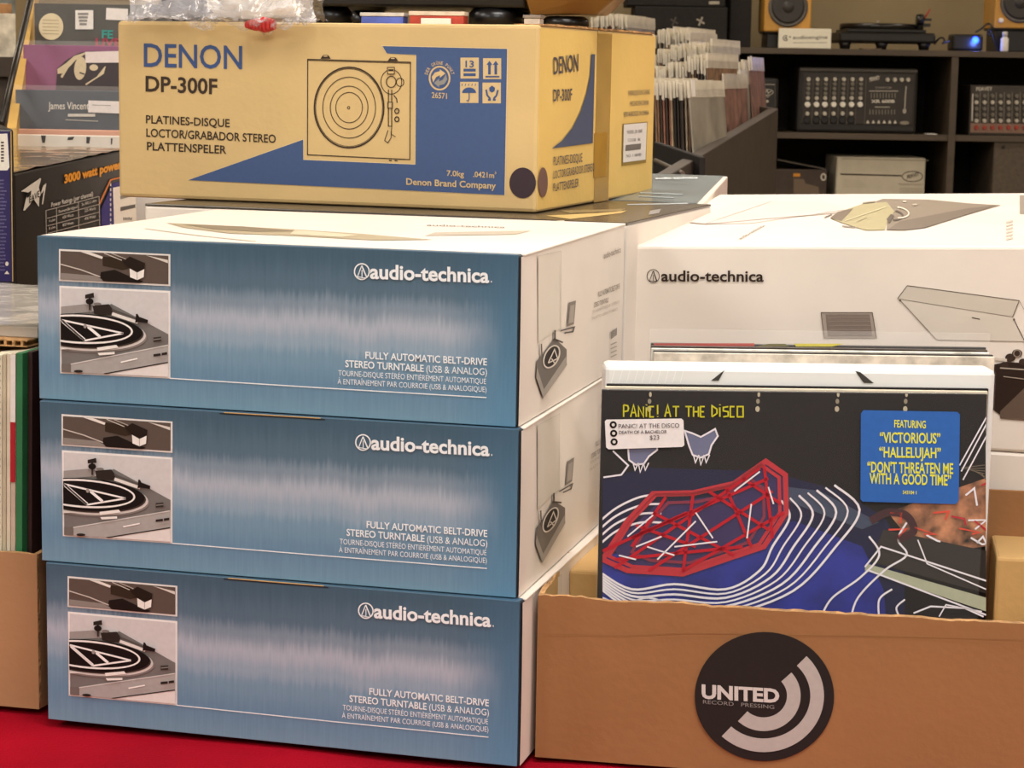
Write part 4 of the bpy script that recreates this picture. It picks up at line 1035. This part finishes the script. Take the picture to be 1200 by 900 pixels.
for k, (nm, c_, py, lb) in enumerate(cov):
    Y = rows[k][1]+.012; g = W([18, 27, 40][k], py, Y)
    t_ = thing('record_album', lb, 'record', Matrix.Translation((g.x, Y, g.z-.316)))
    slab('sleeve', mat('rack_sleeve_'+nm, c_, .35, .06, 20), t_, (0, 0, 0), (.315, .004, .315), .001)
    slab('plastic_sleeve', PLASTIC, t_, (-.002, -.0012, 0), (.318, .0052, .322))
    rkrec.append(t_)
    f = Face(t_, (0, -.0012, 0), (1, 0, 0), (0, 0, 1)); p = Print(f, zoomtf(0, 0, 6))
    if k == 0:
        p.text('James Vincent McMorrow', (340, 768), (870, 770), 50, '#dcd6cc', 1, .01); p.rect(478, 800, 670, 820, '#cfc9c0', 1); p.stroke([(460, 842), (690, 852)], 7, '#b5b0a8', 1)
        p.poly([(622, 706), (880, 714), (880, 800), (620, 790)], '#e6dfdc', 2); p.stroke([(650, 738), (780, 742)], 5, '#a8a19c', 3)
    if k == 1:
        p.poly([(395, 612), (405, 480), (470, 420), (560, 370), (640, 360), (900, 370), (900, 640), (390, 640)], '#463f42', 1)
        p.poly([(405, 485), (470, 440), (520, 395), (600, 368), (600, 380), (530, 425), (480, 480), (440, 548), (425, 540), (440, 515), (405, 520)], '#d8c8a8', 2)
        p.ell(565, 480, 42, 82, '#d8c8a8', 2, .1); p.poly([(600, 590), (680, 540), (735, 470), (745, 465), (730, 520), (650, 570), (606, 600)], '#d8c8a8', 2); p.ell(660, 475, 30, 22, '#d8c8a8', 2); p.stroke([(560, 510), (595, 522)], 9, '#463f42', 3)
        p.poly([(600, 365), (860, 358), (860, 440), (602, 442)], '#e8dcd8', 3)
    if k == 2:
        p.ell(360, 187, 86, 94, '#dccfae', 1); 
        for j in range(5): p.stroke([(300, 140+j*24), (415, 143+j*24)], 4, '#a89a78', 2)
        p.rect(530, 72, 656, 206, '#e8e6e2', 1)
        for j in range(4): p.rect(548+j*4, 90+j*24, 622-j*4, 106+j*24, '#8e8c88', 2)
        p.poly([(748, 55), (900, 62), (900, 145), (744, 138)], '#e8e4e0', 1); p.text('FE', (716, 268), (795, 270), 55, '#3f9a92', 1, .03); p.text('LIVE', (672, 325), (850, 328), 55, '#a84458', 1, .03)
    p.build('cover_print')
# low front row: pink edged and white sleeves
for px, py, Y, c_, lb in ((16, 150, 3.325, '#d9a892', 'pink edged record at the foot of the rack'), (18, 156.5, 3.30, '#e9e2d6', 'white record with small dark marks at the foot of the rack')):
    g = W(px, py, Y); t_ = thing('record_album', lb, 'record', Matrix.Translation((g.x, Y, g.z-.316)))
    slab('sleeve', mat('low_sleeve_'+c_.strip('#'), c_, .4, .03, 20), t_, (0, 0, 0), (.315, .004, .315), .001)
    if c_ == '#e9e2d6':
        p = Print(Face(t_, (0, 0, 0), (1, 0, 0), (0, 0, 1)), zoomtf(0, 140, 7.5))
        for P_ in ([(360, 140), (405, 140), (395, 205), (372, 205)], [(600, 155), (655, 152), (640, 178), (592, 182)], [(760, 152), (795, 155), (785, 212), (760, 210)], [(975, 165), (990, 165), (985, 220), (975, 220)]): p.poly(P_, '#4a4846', 1)
        p.build('cover_print')
# support below the low rows
slab('shelf_step', WOOD, rk, (W(8, 165, 3.3).x+.03, 3.26, W(18, 156, 3.3).z-T-.34), (W(8, 165, 3.3).x+.42, 3.345, W(18, 156, 3.3).z-T-.317))
# rack stands on legs
for sx in (0.03, .36): 
    for sy in (3.34, 3.9): slab('leg', WOOD, rk, (W(20, 165, 3.3).x+sx, sy, -T), (W(20, 165, 3.3).x+sx+.04, sy+.04, .30))

# far left: bin with sleeves behind the rod
lb_ = thing('record_bin', 'dark record bin at the far left behind the black rod', 'bin', frame((0, 0, 0)))
g = W(-60, 60, 4.6); g2 = W(26, 62, 4.6)
slab('bin_body', DARKW, lb_, (g.x-.25, 4.55, 0), (g2.x+.05, 5.5, g.z-.05), .004)
slab('front_rail', DARKW, lb_, (g.x-.25, 4.53, g.z-.05), (g2.x+.05, 4.55, g.z-.01))
fc = ['#d8cdb8', '#a87a4a', '#c8c0b0', '#7d8078', '#e0d8c8', '#8a4a3a', '#b8b0a0', '#5a5a60']
for k in range(14):
    Y = 4.58+k*.06; gx = W(18-(k % 3)*4, 40, Y).x
    t_ = slab('record_album', mat('far_sleeve_'+fc[k % 8].strip('#'), fc[k % 8], .5, .25, 25), None, (gx-.315, Y, g.z-.049), (gx, Y+.005, g.z+.08+.012*k+.01*(k % 2)), .001)
    tag(t_, 'sleeve in the dark bin at the far left behind the rod', 'record', 'records in the far left bin')

# ================================================================== RECORD BINS, middle right
th = .30; du = Vector((math.sin(.30), math.cos(.30), 0)); dn_ = Vector((math.cos(.30), -math.sin(.30), 0))
bn = thing('record_bin', 'dark slanted record bin full of records behind the tan box', 'bin', frame((0, 0, 0)))
e0 = W(786, 205, 3.55); e1 = W(881, 128.5, 5.05); e2 = W(912, 127.5, 5.15)
def seg_panel(name, a, b, thick, zb=0.0, m=DARKW):
    d = (b-a); d.z = 0; n = Vector((-d.y, d.x, 0)).normalized()*thick
    return hexa(name, m, bn, [Z(a, zb), Z(b, zb), Z(b+n, zb), Z(a+n, zb), a, b, b+n, a+n], .002)
seg_panel('side_panel', W(780, 208, 3.50), W(912, 127.5, 5.15), .025)
seg_panel('end_panel', W(912, 127.5, 5.15), W(700, 88, 5.6), .02)
# divider rails seen between rows
cyl('rail', mat('grey_rail', '#6d655c', .4, metal=.5), bn, W(768, 188, 3.9), W(800, 203, 3.62), .004)
seg_panel('divider', W(766, 166, 3.95), W(820, 184, 3.78), .012, W(820, 184, 3.78).z-.12, DARKER)
hexa('bin_floor', DARKER, bn, [Vector((-.2, 3.85, .0)), Vector((.27, 3.62, .0)), Vector((.60, 5.1, .0)), Vector((.1, 5.5, .0)),
      Vector((-.2, 3.85, W(780, 190, 3.7).z-.12)), Vector((.27, 3.62, W(780, 190, 3.7).z-.12)), Vector((.60, 5.1, W(900, 190, 5.1).z)), Vector((.1, 5.5, W(900, 190, 5.1).z))])
SLV = [mat('bin_sleeve_%d' % i, c, .45, .3, 40) for i, c in enumerate(['#4a3626', '#2a1f18', '#7a5c44', '#3a2c22', '#9a8468', '#5a4838', '#1c1512', '#8a5a48', '#b0a088'])]
FILM = mat('cloudy_sleeve_film', '#f0e8d6', .25, .05, 30, alpha=.6)
COVG = mat('grey_cover', '#8f897d', .35, .15, 12)
COVP = mat('rose_brown_cover', '#7d5a4e', .45, .3, 25)
recmesh = {}
def rec_mesh(m, tag_=True):
    k = m.name
    if k in recmesh: return recmesh[k]
    bm = bmesh.new(); add_box(bm, (0, 0, 0), (.003, .312, .312)); bmesh.ops.recalc_face_normals(bm, faces=bm.faces); me = bpy.data.meshes.new('record_sleeve'); bm.to_mesh(me); bm.free(); me.materials.append(m)
    bm = bmesh.new(); add_box(bm, (-.0006, -.003, .296), (.0038, .316, .328)); bmesh.ops.recalc_face_normals(bm, faces=bm.faces); mf = bpy.data.meshes.new('film'); bm.to_mesh(mf); bm.free(); mf.materials.append(FILM)
    recmesh[k] = (me, mf); return recmesh[k]
random.seed(8)
def bin_rec(px, py, Y, m, lean_=0.0, label=None, group='records packed in the dark bins', yaw_=.30, tab=False):
    g = W(px, py, Y)
    M = Matrix.Translation((g.x, g.y, g.z-.322)) @ Matrix.Rotation(-yaw_, 4, 'Z') @ Matrix.Rotation(lean_, 4, 'Y')
    t_ = thing('record_album', label or 'record in a clear plastic sleeve packed in the dark bins', 'record', M, group)
    me, mf = rec_mesh(m)
    a = bpy.data.objects.new('sleeve', me); COL.objects.link(a); a.parent = t_
    b = bpy.data.objects.new('plastic_sleeve', mf); COL.objects.link(b); b.parent = t_
    if tab: slab('price_tag', WHITE, t_, (-.001, tab*.25, .295), (.0052, tab*.25+.028, .335))
    return t_
P0 = None
def row(px, py, Y, n, mats, lean_, step=.0052, yaw_=.30, rise=0, jit=.006, tabs=5, labels=None, group='records packed in the dark bins', drift=0):
    nd = Vector((math.cos(yaw_), -math.sin(yaw_), 0)); g0 = W(px, py, Y)-nd*math.sin(lean_)*.312; dd = Vector((math.sin(yaw_), math.cos(yaw_), 0))
    for k in range(n):
        q = g0+nd*step*k+dd*(random.uniform(-jit, jit)+drift*k)
        zz = q.z+rise*k/max(1, n-1)+random.uniform(-jit, jit)*.8
        M = Matrix.Translation((q.x, q.y, zz-.312)) @ Matrix.Rotation(-yaw_, 4, 'Z') @ Matrix.Rotation(lean_, 4, 'Y')
        m = mats[k % len(mats)] if len(mats) < 4 else random.choice(mats)
        lb = labels[k] if labels else 'record in a clear plastic sleeve packed in the dark bins'
        t_ = thing('record_album', lb, 'record', M, None if labels else group)
        me, mf = rec_mesh(m)
        a = bpy.data.objects.new('sleeve', me); COL.objects.link(a); a.parent = t_
        b = bpy.data.objects.new('plastic_sleeve', mf); COL.objects.link(b); b.parent = t_
        if tabs and k % tabs == tabs//2: ty = random.choice([.01, .02, .12, .25]); slab('price_tag', WHITE, t_, (.0042, ty, .298), (.0048, ty+.030, .330))
row(767, 104, 4.10, 13, SLV, -.06, tabs=0)
row(806, 104, 4.04, 1, [COVG], -.10, tabs=1, labels=['large grey sleeved record leaning in the front of dark bins'])
row(831, 99, 4.68, 3, [SLV[1], SLV[2], SLV[0]], -.08, tabs=0, yaw_=.26)
row(847, 94, 4.62, 1, [COVP], -.08, yaw_=.26, tabs=0, labels=['rose brown record in a clear sleeve between two grey ones'])
row(863, 88, 4.80, 1, [COVG], -.08, yaw_=.215, tabs=1, labels=['narrow grey sleeved record right of the rose brown one'])
row(866, 79, 4.97, 3, SLV, -.10, tabs=0, yaw_=.22)
row(877, 74, 5.02, 1, [COVP], -.10, yaw_=.215, tabs=1, labels=['reddish record leaning at the right end of the dark bins'])
MIX = SLV+[COVG]
row(768, 90, 4.55, 22, MIX, -.05, rise=.03, jit=.012)
row(768, 68, 4.98, 26, MIX, -.05, rise=.02, jit=.012, tabs=4)
row(768, 46, 5.42, 18, MIX, -.06, rise=.01, jit=.014, tabs=4)
b2 = thing('record_bin', 'far record bin peeping over the back corner of tan box', 'bin', frame((0, 0, 0)))
zq = W(692, 26, 5.85).z-.335
slab('bin_body', DARKW, b2, (.13, 5.70, 0), (.56, 6.35, zq), .003)
slab('front_rail', DARKW, b2, (.13, 5.68, 0), (.56, 5.70, zq+.08), .002)
row(692, 26, 5.85, 20, MIX, -.05, jit=.010, tabs=6)

# ================================================================== SHELF UNIT at the back
YS = 8.1; YB = 8.62
su = thing('shelf_unit', 'black laminate shelf unit along the back wall', 'shelf', frame((0, 0, 0)))
z1 = W(1000, 57.5, YS).z; z1b = W(1000, 64.5, YS).z; z2_ = W(1000, 156.5, YS).z; z2b = W(1000, 163.5, YS).z
xL = W(700, 60, YS).x; xR = W(1330, 60, YS).x; xv = W(1118, 110, YS).x
BRN = mat('dark_brown_shelf', '#4c4032', .5, .1, 15, stretch=(.2, 1, 1))
slab('shelf_board', BRN, su, (xL, YS, z1b), (xR, YB, z1), .001)
slab('shelf_board', BRN, su, (xL, YS+.01, z2b), (xR, YB, z2_), .001)
slab('shelf_board', BRN, su, (xL, YS+.01, z2b-.36), (xR, YB, z2b-.335), .001)
slab('shelf_board', BRN, su, (xL, YS+.01, .08), (xR, YB, .105), .001)
for x in (xL, xv-.013, xR-.026): slab('upright', BRN, su, (x, YS+.004, 0), (x+.026, YB, z1b), .001)
slab('back_panel', DARKER, su, (xL, YB, 0), (xR, YB+.015, z1b))
def onshelf(name, label, cat, px0, px1, Y, z, dep, h, m, bev=.004, part='case', group=None):
    a = W(px0, 100, Y).x; b = W(px1, 100, Y).x
    t_ = thing(name, label, cat, frame((a, Y, z)), group); slab(part, m, t_, (0, 0, 0), (b-a, dep, h), bev); return t_, b-a
def hz_(px, py, Y): return W(px, py, Y).z
# ---- speakers
SPW = mat('yellow_wood_veneer', '#c8923c', .4, .1, 10, stretch=(1, 1, .2))
def speaker(px0, px1, cx, cy, pyb, label, led=False):
    Y = YS+.05; z0 = z1; a = W(px0, 20, Y).x; b = W(px1, 20, Y).x; ww = b-a; zb = hz_((px0+px1)/2, pyb, Y)
    stn = thing('speaker_stand', label.replace('speaker', 'stand under the speaker', 1).replace('wood ', ''), 'stand', frame((a, Y, z0)))
    slab('riser', BLACKP, stn, (.015, .02, 0), (ww-.015, .20, zb-z0-.006), .004); slab('pad', RUB, stn, (.005, .01, zb-z0-.006), (ww-.005, .21, zb-z0), .002)
    t_ = thing('speaker', label, 'speaker', frame((a, Y, zb+.0004)))
    slab('cabinet', SPW, t_, (0, 0, 0), (ww, .2, .275), .005)
    c = W(cx, cy, Y); C0 = (c.x-a, -.0005, c.z-zb)
    lathe('woofer_ring', mat('grey_rubber_ring', '#57524c', .4), t_, C0, (0, -1, 0), [(.074, 0), (.074, .004), (.066, .006), (.060, .001)], 40)
    lathe('woofer_cone', mat('dark_cone', '#34302c', .5), t_, (C0[0], -.003, C0[2]), (0, -1, 0), [(.060, .001), (.060, .0035), (.05, .001), (.022, .0008), (.020, .003), (.012, .007), (.002, .009)], 40)
    lathe('tweeter', mat('black_dome', '#1c1a18', .3), t_, (C0[0], -.0005, .225), (0, -1, 0), [(.030, 0), (.030, .002), (.014, .002), (.012, .006), (.002, .010)], 28)
    if led: lathe('knob', WHITE, t_, (W(1173, 23, Y).x-a, -.0005, W(1173, 24, Y).z-zb), (0, -1, 0), [(.009, 0), (.009, .008), (.006, .009)], 18)
    return t_
speaker(895.5, 950.5, 923.5, 8.5, 37.5, 'yellow wood speaker left of the white sign on shelf')
speaker(1165.5, 1221, 1195.5, 3.5, 33.5, 'yellow wood speaker with white knob at right end of shelf', True)
# ---- sign
Y = YS+.02; a = W(912, 59, Y); b = W(974.5, 34, Y)
sg_ = thing('shelf_sign', 'small white sign plate with grey lettering below the left speaker', 'sign', frame((a.x, Y, z1)))
slab('plate', mat('sign_white', '#efe9d4', .5, .01), sg_, (0, 0, 0), (b.x-a.x, .012, b.z-z1), .002)
f = Face(sg_, (0, 0, 0), (1, 0, 0), (0, 0, 1)); p = Print(f, zoomtf(820, 0, 6))
p.text('audioengine', (655, 275), (898, 272), 24, '#4c463e', 1, .005); p.stroke([(655, 301), (895, 299)], 3, '#6c665c', 1); p.ring(604, 268, 17, 17, 6, '#3c3630', 1, 0, .6, 5.4); p.ell(606, 268, 8, 7, '#3c3630', 1, n=14); p.stroke([(628, 256), (640, 262)], 7, '#3c3630', 1)
p.build('lettering')
# ---- turntable on shelf
Y = YS+.03; a = W(984, 50, Y).x; zz0 = z1
st_ = thing('turntable', 'black turntable on the back shelf right of the white sign', 'turntable', frame((a, Y, zz0)))
H = lambda py: hz_(1040, py, Y)-zz0
X = lambda px: W(px, 40, Y).x-a
slab('plinth', BLACKP, st_, (X(984), 0, H(50)), (X(1097), .33, H(38)), .008)
slab('sub_plinth', BLACKP, st_, (X(993), .01, H(38)), (X(1086), .30, H(34)), .003)
lathe('platter', mat('black_platter', '#221e1a', .25), st_, (X(1037), .16, H(34)), (0, 0, 1), [(.145, 0), (.145, H(28)-H(34)), (.14, H(27)-H(34))], 40)
cyl('spindle', METAL, st_, (X(1037), .16, H(28)), (X(1037), .16, H(23)), .004)
for px in (992, 1035, 1085): lathe('foot', RUB, st_, (X(px), .03, .0004), (0, 0, 1), [(.018, 0), (.02, H(50)*.5), (.026, H(50))], 20)
cyl('tonearm_base', BLACKP, st_, (X(1084), .12, H(38)), (X(1084), .12, H(20)), .016); lathe('counterweight', BLACKP, st_, (X(1081), .07, H(22)), (1, 0, 0), [(.02, -.012), (.022, 0), (.02, .014)], 20)
bm = bmesh.new(); add_box(bm, (X(1086), .10, H(30)), (X(1096), .13, H(26))); add_box(bm, (X(1086), .10, H(23)), (X(1097), .12, H(20))); bm_obj('arm_rest', bm, BLACKP, st_)
cyl('red_stylus_guard', ink('#b02020'), st_, (X(1088), .09, H(20)), (X(1094), .09, H(9)), .0028)
# ---- paper under turntable
pf = slab('leaflet', mat('beige_leaflet', '#7a6450', .6, .2, 30), None, (W(1012, 55, YS).x, YS+.01, z1+.0005), (W(1034, 55, YS).x, YS+.1, z1+.004)); tag(pf, 'beige leaflet lying beneath the black shelf turntable', 'leaflet')
# ---- converter with blue light, cables
Y = YS+.06
cv, wv = onshelf('audio_converter', 'small black device glowing blue at the right on the shelf', 'device', 1114, 1150, Y, z1, .10, hz_(1130, 40, Y)-z1, BLACKP, .010)
lathe('blue_light', mat('blue_led', '#1a38ff', .4, .01, 10, emit=14), cv, (W(1143, 47, Y).x-W(1114, 100, Y).x, -.0005, hz_(1143, 47, Y)-z1), (0, -1, 0), [(.013, 0), (.012, .004), (.004, .006)], 20)
l = bpy.data.lights.new('blue_glow', 'POINT'); l.energy = .35; l.color = (.1, .2, 1); l.shadow_soft_size = .01; o = bpy.data.objects.new('blue_glow', l); COL.objects.link(o); o.parent = cv; o.location = (W(1143, 47, Y).x-W(1114, 100, Y).x, -.03, .03)
tag(tube('cable', BLACKP, None, [W(1095, 52, Y), W(1100, 44, Y-.01), W(1106, 43, Y-.01), W(1108, 50, Y-.02), W(1102, 52, Y-.02), W(1112, 48, Y)], .004), 'short black looped cable beside the shelf turntable', 'cable')
tag(tube('cable', BLACKP, None, [W(1143, 38, Y+.02), W(1150, 34, Y+.02), W(1156, 28, Y+.02), W(1160, 27, Y+.02), W(1164, 34, Y), W(1160, 44, Y), W(1157, 36, Y), W(1161, 31, Y), W(1166, 50, Y), W(1168, 55, Y)], .0035), 'thin black coiled cable left of the right speaker', 'cable')
bt = thing('bottle', 'small white bottle on the shelf before the right speaker', 'bottle', frame((W(1178.5, 50, YS).x, YS+.018, z1)))
hb = hz_(1178, 37, YS)-z1
lathe('body', WHITE, bt, (0, 0, .0003), (0, 0, 1), [(.013, 0), (.0145, .003), (.0145, hb*.65), (.008, hb*.72), (.008, hb*.76)], 20); lathe('cap', mat('grey_white_cap', '#cfcac2', .4), bt, (0, 0, hb*.76), (0, 0, 1), [(.010, 0), (.010, hb*.22), (.008, hb*.24)], 20)
# ---- powered mixer
Y = YS+.04
mx, mw = onshelf('powered_mixer', 'black powered mixer with rows of knobs on the middle shelf', 'mixer', 935, 1076, Y, z2_, .28, hz_(1000, 79, Y)-z2_, mat('black_mixer_case', '#1c1814', .45, .15, 60, bump=.2), .012)
mx0 = mx.location.x
MXf = Face(mx, (0, 0, 0), (1, 0, 0), (0, 0, 1)); mh = hz_(1000, 79, Y)-z2_
slab('face_plate', mat('mixer_plate', '#2b251f', .4, .1, 40), mx, (.018, -.004, .035), (mw-.018, .001, mh-.022), .001)
slab('handle_rim', mat('grey_rim', '#4a463f', .4), mx, (.004, -.006, mh-.018), (mw-.004, .02, mh-.004), .004)
Pf = lambda px, py: (W(px, py, Y-.004).x-mx0, W(px, py, Y-.004).z-z2_)
def knob_mesh(m, r, h=.010):
    bm = bmesh.new(); add_cyl(bm, (0, 0, 0), (0, -h, 0), r, r*.8, 12); me = bpy.data.meshes.new('knob'); bmesh.ops.recalc_face_normals(bm, faces=bm.faces); bm.to_mesh(me); bm.free(); me.materials.append(m); return me
KG = knob_mesh(mat('grey_knob', '#6a6458', .4), .0085); KW = knob_mesh(mat('white_knob', '#e6e0d2', .4), .0115); KB = knob_mesh(mat('jack_black', '#0b0908', .4), .015, .004); KL = knob_mesh(mat('light_knob', '#b8b0a0', .4), .0085)
def put(me, name, parent, x, y, z):
    o = bpy.data.objects.new(name, me); COL.objects.link(o); o.parent = parent; o.location = (x, y, z); return o
for ci, px in enumerate((947.5, 958, 967.8, 978.2, 988.7, 999, 1009)):
    for ri, (py, me) in enumerate(((93, KL), (98.5, KG), (104, KG), (109.5, KG), (115, KL), (122.5, KW))):
        x, z = Pf(px-ri*.25, py); put(me, 'knob', mx, x, -.004, z)
    if ci < 6:
        x, z = Pf(px-1.6, 140.5); put(KB, 'jack', mx, x, -.004, z); x, z = Pf(px-1.5, 133.2); put(KL, 'knob', mx, x, -.004, z)
p = Print(MXf); p.f.O = Vector((0, -.0042, 0))
for px in (953, 963, 973.5, 983.5, 994, 1004, 1015): p.stroke([(px, 92), (px-2, 146)], .5, '#6d6455', 0)
p.text('PEAVEY', (1019, 95.5), (1031, 93), 4.5, '#d8d0c0', 0, .02); p.text('XR 600B', (1021, 120.4), (1048.5, 120.4), 3.4, '#d8d0c0', 0, .03)
for py in (106.7, 125.5): p.stroke([(1018.5 if py < 110 else 1025, py), (1052.5 if py < 110 else 1043, py)], .7, '#c8c0b0', 0)
for k in range(9):
    p.stroke([(1021+k*3.5, 109), (1021+k*3.5, 115)], .8, '#8a8272', 0); p.stroke([(1019.5+k*3.6, 128.5), (1019.5+k*3.6, 134)], .8, '#8a8272', 0)
p.stroke([(1062, 101), (1061, 112), (1060, 132)], 1.4, '#a8a092', 0); p.ell(1060, 130, 2, 3, '#c8c0b0', 0, n=12)
for k in range(6): p.poly([(1017+k*6.4-1.8, 144.5), (1017+k*6.4, 140.5), (1017+k*6.4+1.8, 144.5)], '#d8d0c0', 0)
p.ell(1060, 144, 5.5, 2.2, '#8a8272', 0, n=20); p.text('POWERED MIXER', (1026, 103.6), (1045, 103.6), 1.8, '#a8a092', 0)
p.build('panel_print')
for px in (1040, 1048.5, 1056.5, 1064): x, z = Pf(px, 93.5); put(KL, 'knob', mx, x, -.004, z)
# ---- right mixer
Y = YS+.05
m2, w2 = onshelf('mixer', 'dark mixer with red bottom knobs at the right edge of the shelf', 'mixer', 1137.5, 1236, Y, z2_, .24, hz_(1170, 100, Y)-z2_, mat('brown_grey_case', '#3a322a', .4, .1, 40), .004)
m2x = m2.location.x
slab('lower_strip', mat('rose_strip', '#8a6a58', .5), m2, (.006, -.003, .010), (w2-.006, .001, .045))
KR = knob_mesh(mat('red_knob', '#9a3426', .4), .009)
for ci in range(10):
    px = 1144+ci*9.4
    for py, me in ((112.5, KG), (120, KL), (127.5, KG), (134.5, KG), (141.5, KL), (149.5, KR)):
        g = W(px, py, Y); put(me, 'knob', m2, g.x-m2x, -.001, g.z-z2_)
p = Print(Face(m2, (0, -.0004, 0), (1, 0, 0), (0, 0, 1))); p.text('PEAVEY', (1144, 106.4), (1163, 105.8), 4, '#cfc8b8', 0, .02); p.stroke([(1140, 110), (1139, 142)], 1.4, '#d8d0c4', 0)
for k in range(9): p.stroke([(1148.7+k*9.4, 108), (1148.2+k*9.4, 144)], .7, '#8a8274', 0)
p.build('panel_print')
# ---- small amp behind bins
Y = YS+.04
sa, wa = onshelf('practice_amplifier', 'small black amplifier behind the record bins on the middle shelf', 'amplifier', 878, 913, Y, z2_, .2, hz_(895, 91, Y)-z2_, mat('black_tolex', '#1a1613', .5, .15, 60, bump=.2), .012)
sax = sa.location.x; p = Print(Face(sa, (0, -.0004, 0), (1, 0, 0), (0, 0, 1)), zoomtf(820, 0, 6)); p.stroke([(400, 594), (528, 594)], 5, '#a89f90', 0); p.stroke([(528, 598), (532, 750)], 5, '#4a443c', 0); p.ring(478, 648, 38, 20, 4, '#b8b0a0', 0); p.stroke([(455, 655), (475, 635), (480, 655), (505, 640)], 6, '#b8b0a0', 0); p.poly([(455, 668), (500, 668), (478, 690)], '#7a7266', 0); p.ell(475, 712, 9, 10, '#b8b0a0', 0, n=12)
p.build('panel_print')
# ---- lower compartment
zl = z2b-.335
Y = YS+.05
w1, ww1 = onshelf('equipment_box', 'off-white box with oval emblem on the lower shelf', 'box', 984, 1089, Y, zl, .3, hz_(1036, 184.5, Y)-zl, mat('offwhite_card', '#c2b8a2', .6, .03, 20), .006)
p = Print(Face(w1, (0, -.0003, 0), (1, 0, 0), (0, 0, 1)), zoomtf(880, 150, 5))
p.stroke([(524, 270), (882, 280)], 8, '#2a221c', 0); p.ring(946, 284, 60, 30, 5, '#4a4038', 0); p.text('PEAVEY', (915, 300), (985, 278), 22, '#3a3028', 1, .02); p.stroke([(860, 327), (1010, 330)], 2, '#8a8070', 0); p.text('EQUIPMENT', (870, 336), (1005, 340), 10, '#a09682', 0)
for k in range(4): p.stroke([(870, 352+k*10), (1005, 355+k*10)], 3, '#a09682', 0); p.stroke([(540, 305+k*12), (650+k*10, 310+k*12)], 2, '#b0a692', 0)
p.stroke([(535, 180), (790, 186), (1040, 190)], 4, '#8f8570', 0)
p.build('lettering')
w3, ww3 = onshelf('speaker_box', 'brown box with orange tag and open lid on lower shelf', 'box', 902, 973, Y, zl, .25, hz_(936, 198.5, Y)-zl, mat('dark_brown_card', '#3c2d22', .55, .1, 20), .003)
p = Print(Face(w3, (0, -.0003, 0), (1, 0, 0), (0, 0, 1)), zoomtf(880, 150, 5))
p.rect(248, 266, 288, 285, '#d08a28', 0); p.poly([(250, 295), (310, 300), (320, 325), (395, 345), (400, 385), (250, 385)], '#6d5a48', 0); p.ring(425, 287, 13, 18, 8, '#c8c0b0', 0)
p.build('lettering')
bm = bmesh.new(); a_ = W(912, 188, Y); b_ = W(968, 199, Y); add_hexa(bm, [Vector((0, .0, 0)), Vector((b_.x-a_.x, 0, b_.z-a_.z)), Vector((b_.x-a_.x, .2, b_.z-a_.z)), Vector((0, .2, 0)), Vector((0, 0, .004)), Vector((b_.x-a_.x, 0, b_.z-a_.z+.004)), Vector((b_.x-a_.x, .2, b_.z-a_.z+.004)), Vector((0, .2, .004))])
o = bm_obj('open_lid', bm, mat('grey_lid', '#5d564c', .3, .1, 20), w3); o.location = (a_.x-w3.location.x, .01, a_.z-zl)
w4, ww4 = onshelf('speaker_cabinet', 'brown grey cabinet on the lower shelf at the right edge', 'speaker', 1168.5, 1250, YS+.02, zl, .4, hz_(1180, 164.6, YS+.02)-zl-.002, mat('taupe_cabinet', '#574b3d', .7, .1, 60, bump=.2), .004)
cyl('screw', BLACKP, w4, (W(1176, 163, YS+.02).x-w4.location.x, .001, .315), (W(1176, 163, YS+.02).x-w4.location.x, -.003, .315), .007)
# small scrap on middle shelf
o = slab('paper_scrap', WHITE, None, (W(1086, 158, YS+.03).x, YS+.03, z2_+.0004), (W(1098, 158, YS+.03).x, YS+.10, z2_+.003), .001); tag(o, 'white paper scrap on the middle shelf right of the mixer', 'paper')
# ---- black cabinets on the shelf top, left
BC = mat('black_cabinet_cloth', '#17130f', .8, .2, 60, bump=.2)
zA = z1
for i, (px0, px1, pyt, Yc, lb) in enumerate(((742, 850, 7.5, YS+.05, 'low black rack case with a star emblem at left of the shelf top'), (853, 878, -60, YS+.10, 'narrow tall black cabinet between star emblem case and speaker'))):
    t_, wc = onshelf('equipment_case', lb, 'case', px0, px1, Yc, zA, .30, hz_((px0+px1)/2, pyt, Yc)-zA-.001, BC, .004)
    if i == 0:
        p = Print(Face(t_, (0, -.0003, 0), (1, 0, 0), (0, 0, 1)))
        for cx in (821, 790, 751):
            for a in (0.5, 2.0): p.stroke([(cx-5*math.cos(a), 25-5.5*math.sin(a)), (cx+5*math.cos(a), 25+5.5*math.sin(a))], 2, '#a89f90' if cx > 800 else '#4c463e', 0)
        p.build('emblem')
t_ = thing('equipment_case', 'upper black rack case stacked on the star emblem case', 'case', frame((W(735, 0, YS+.05).x, YS+.05, hz_(796, 7.5, YS+.05))))
slab('case', BC, t_, (0, 0, 0), (W(850, 0, YS+.05).x-W(735, 0, YS+.05).x, .3, .17), .004)
p = Print(Face(t_, (0, -.0003, 0), (1, 0, 0), (0, 0, 1))); p.rect(830, 5.5, 844, 8.5, '#b8b0a0', 0) if False else p.rect(831, 1.5, 843, 5, '#a8a090', 0); p.build('badge')
tg = slab('crumpled_tissue', WHITE, None, (W(833, 55, YS).x, YS+.01, z1+.0003), (W(842, 55, YS).x, YS+.05, z1+.012), .004); tag(tg, 'white crumpled tissue on the left of the shelf top', 'tissue')
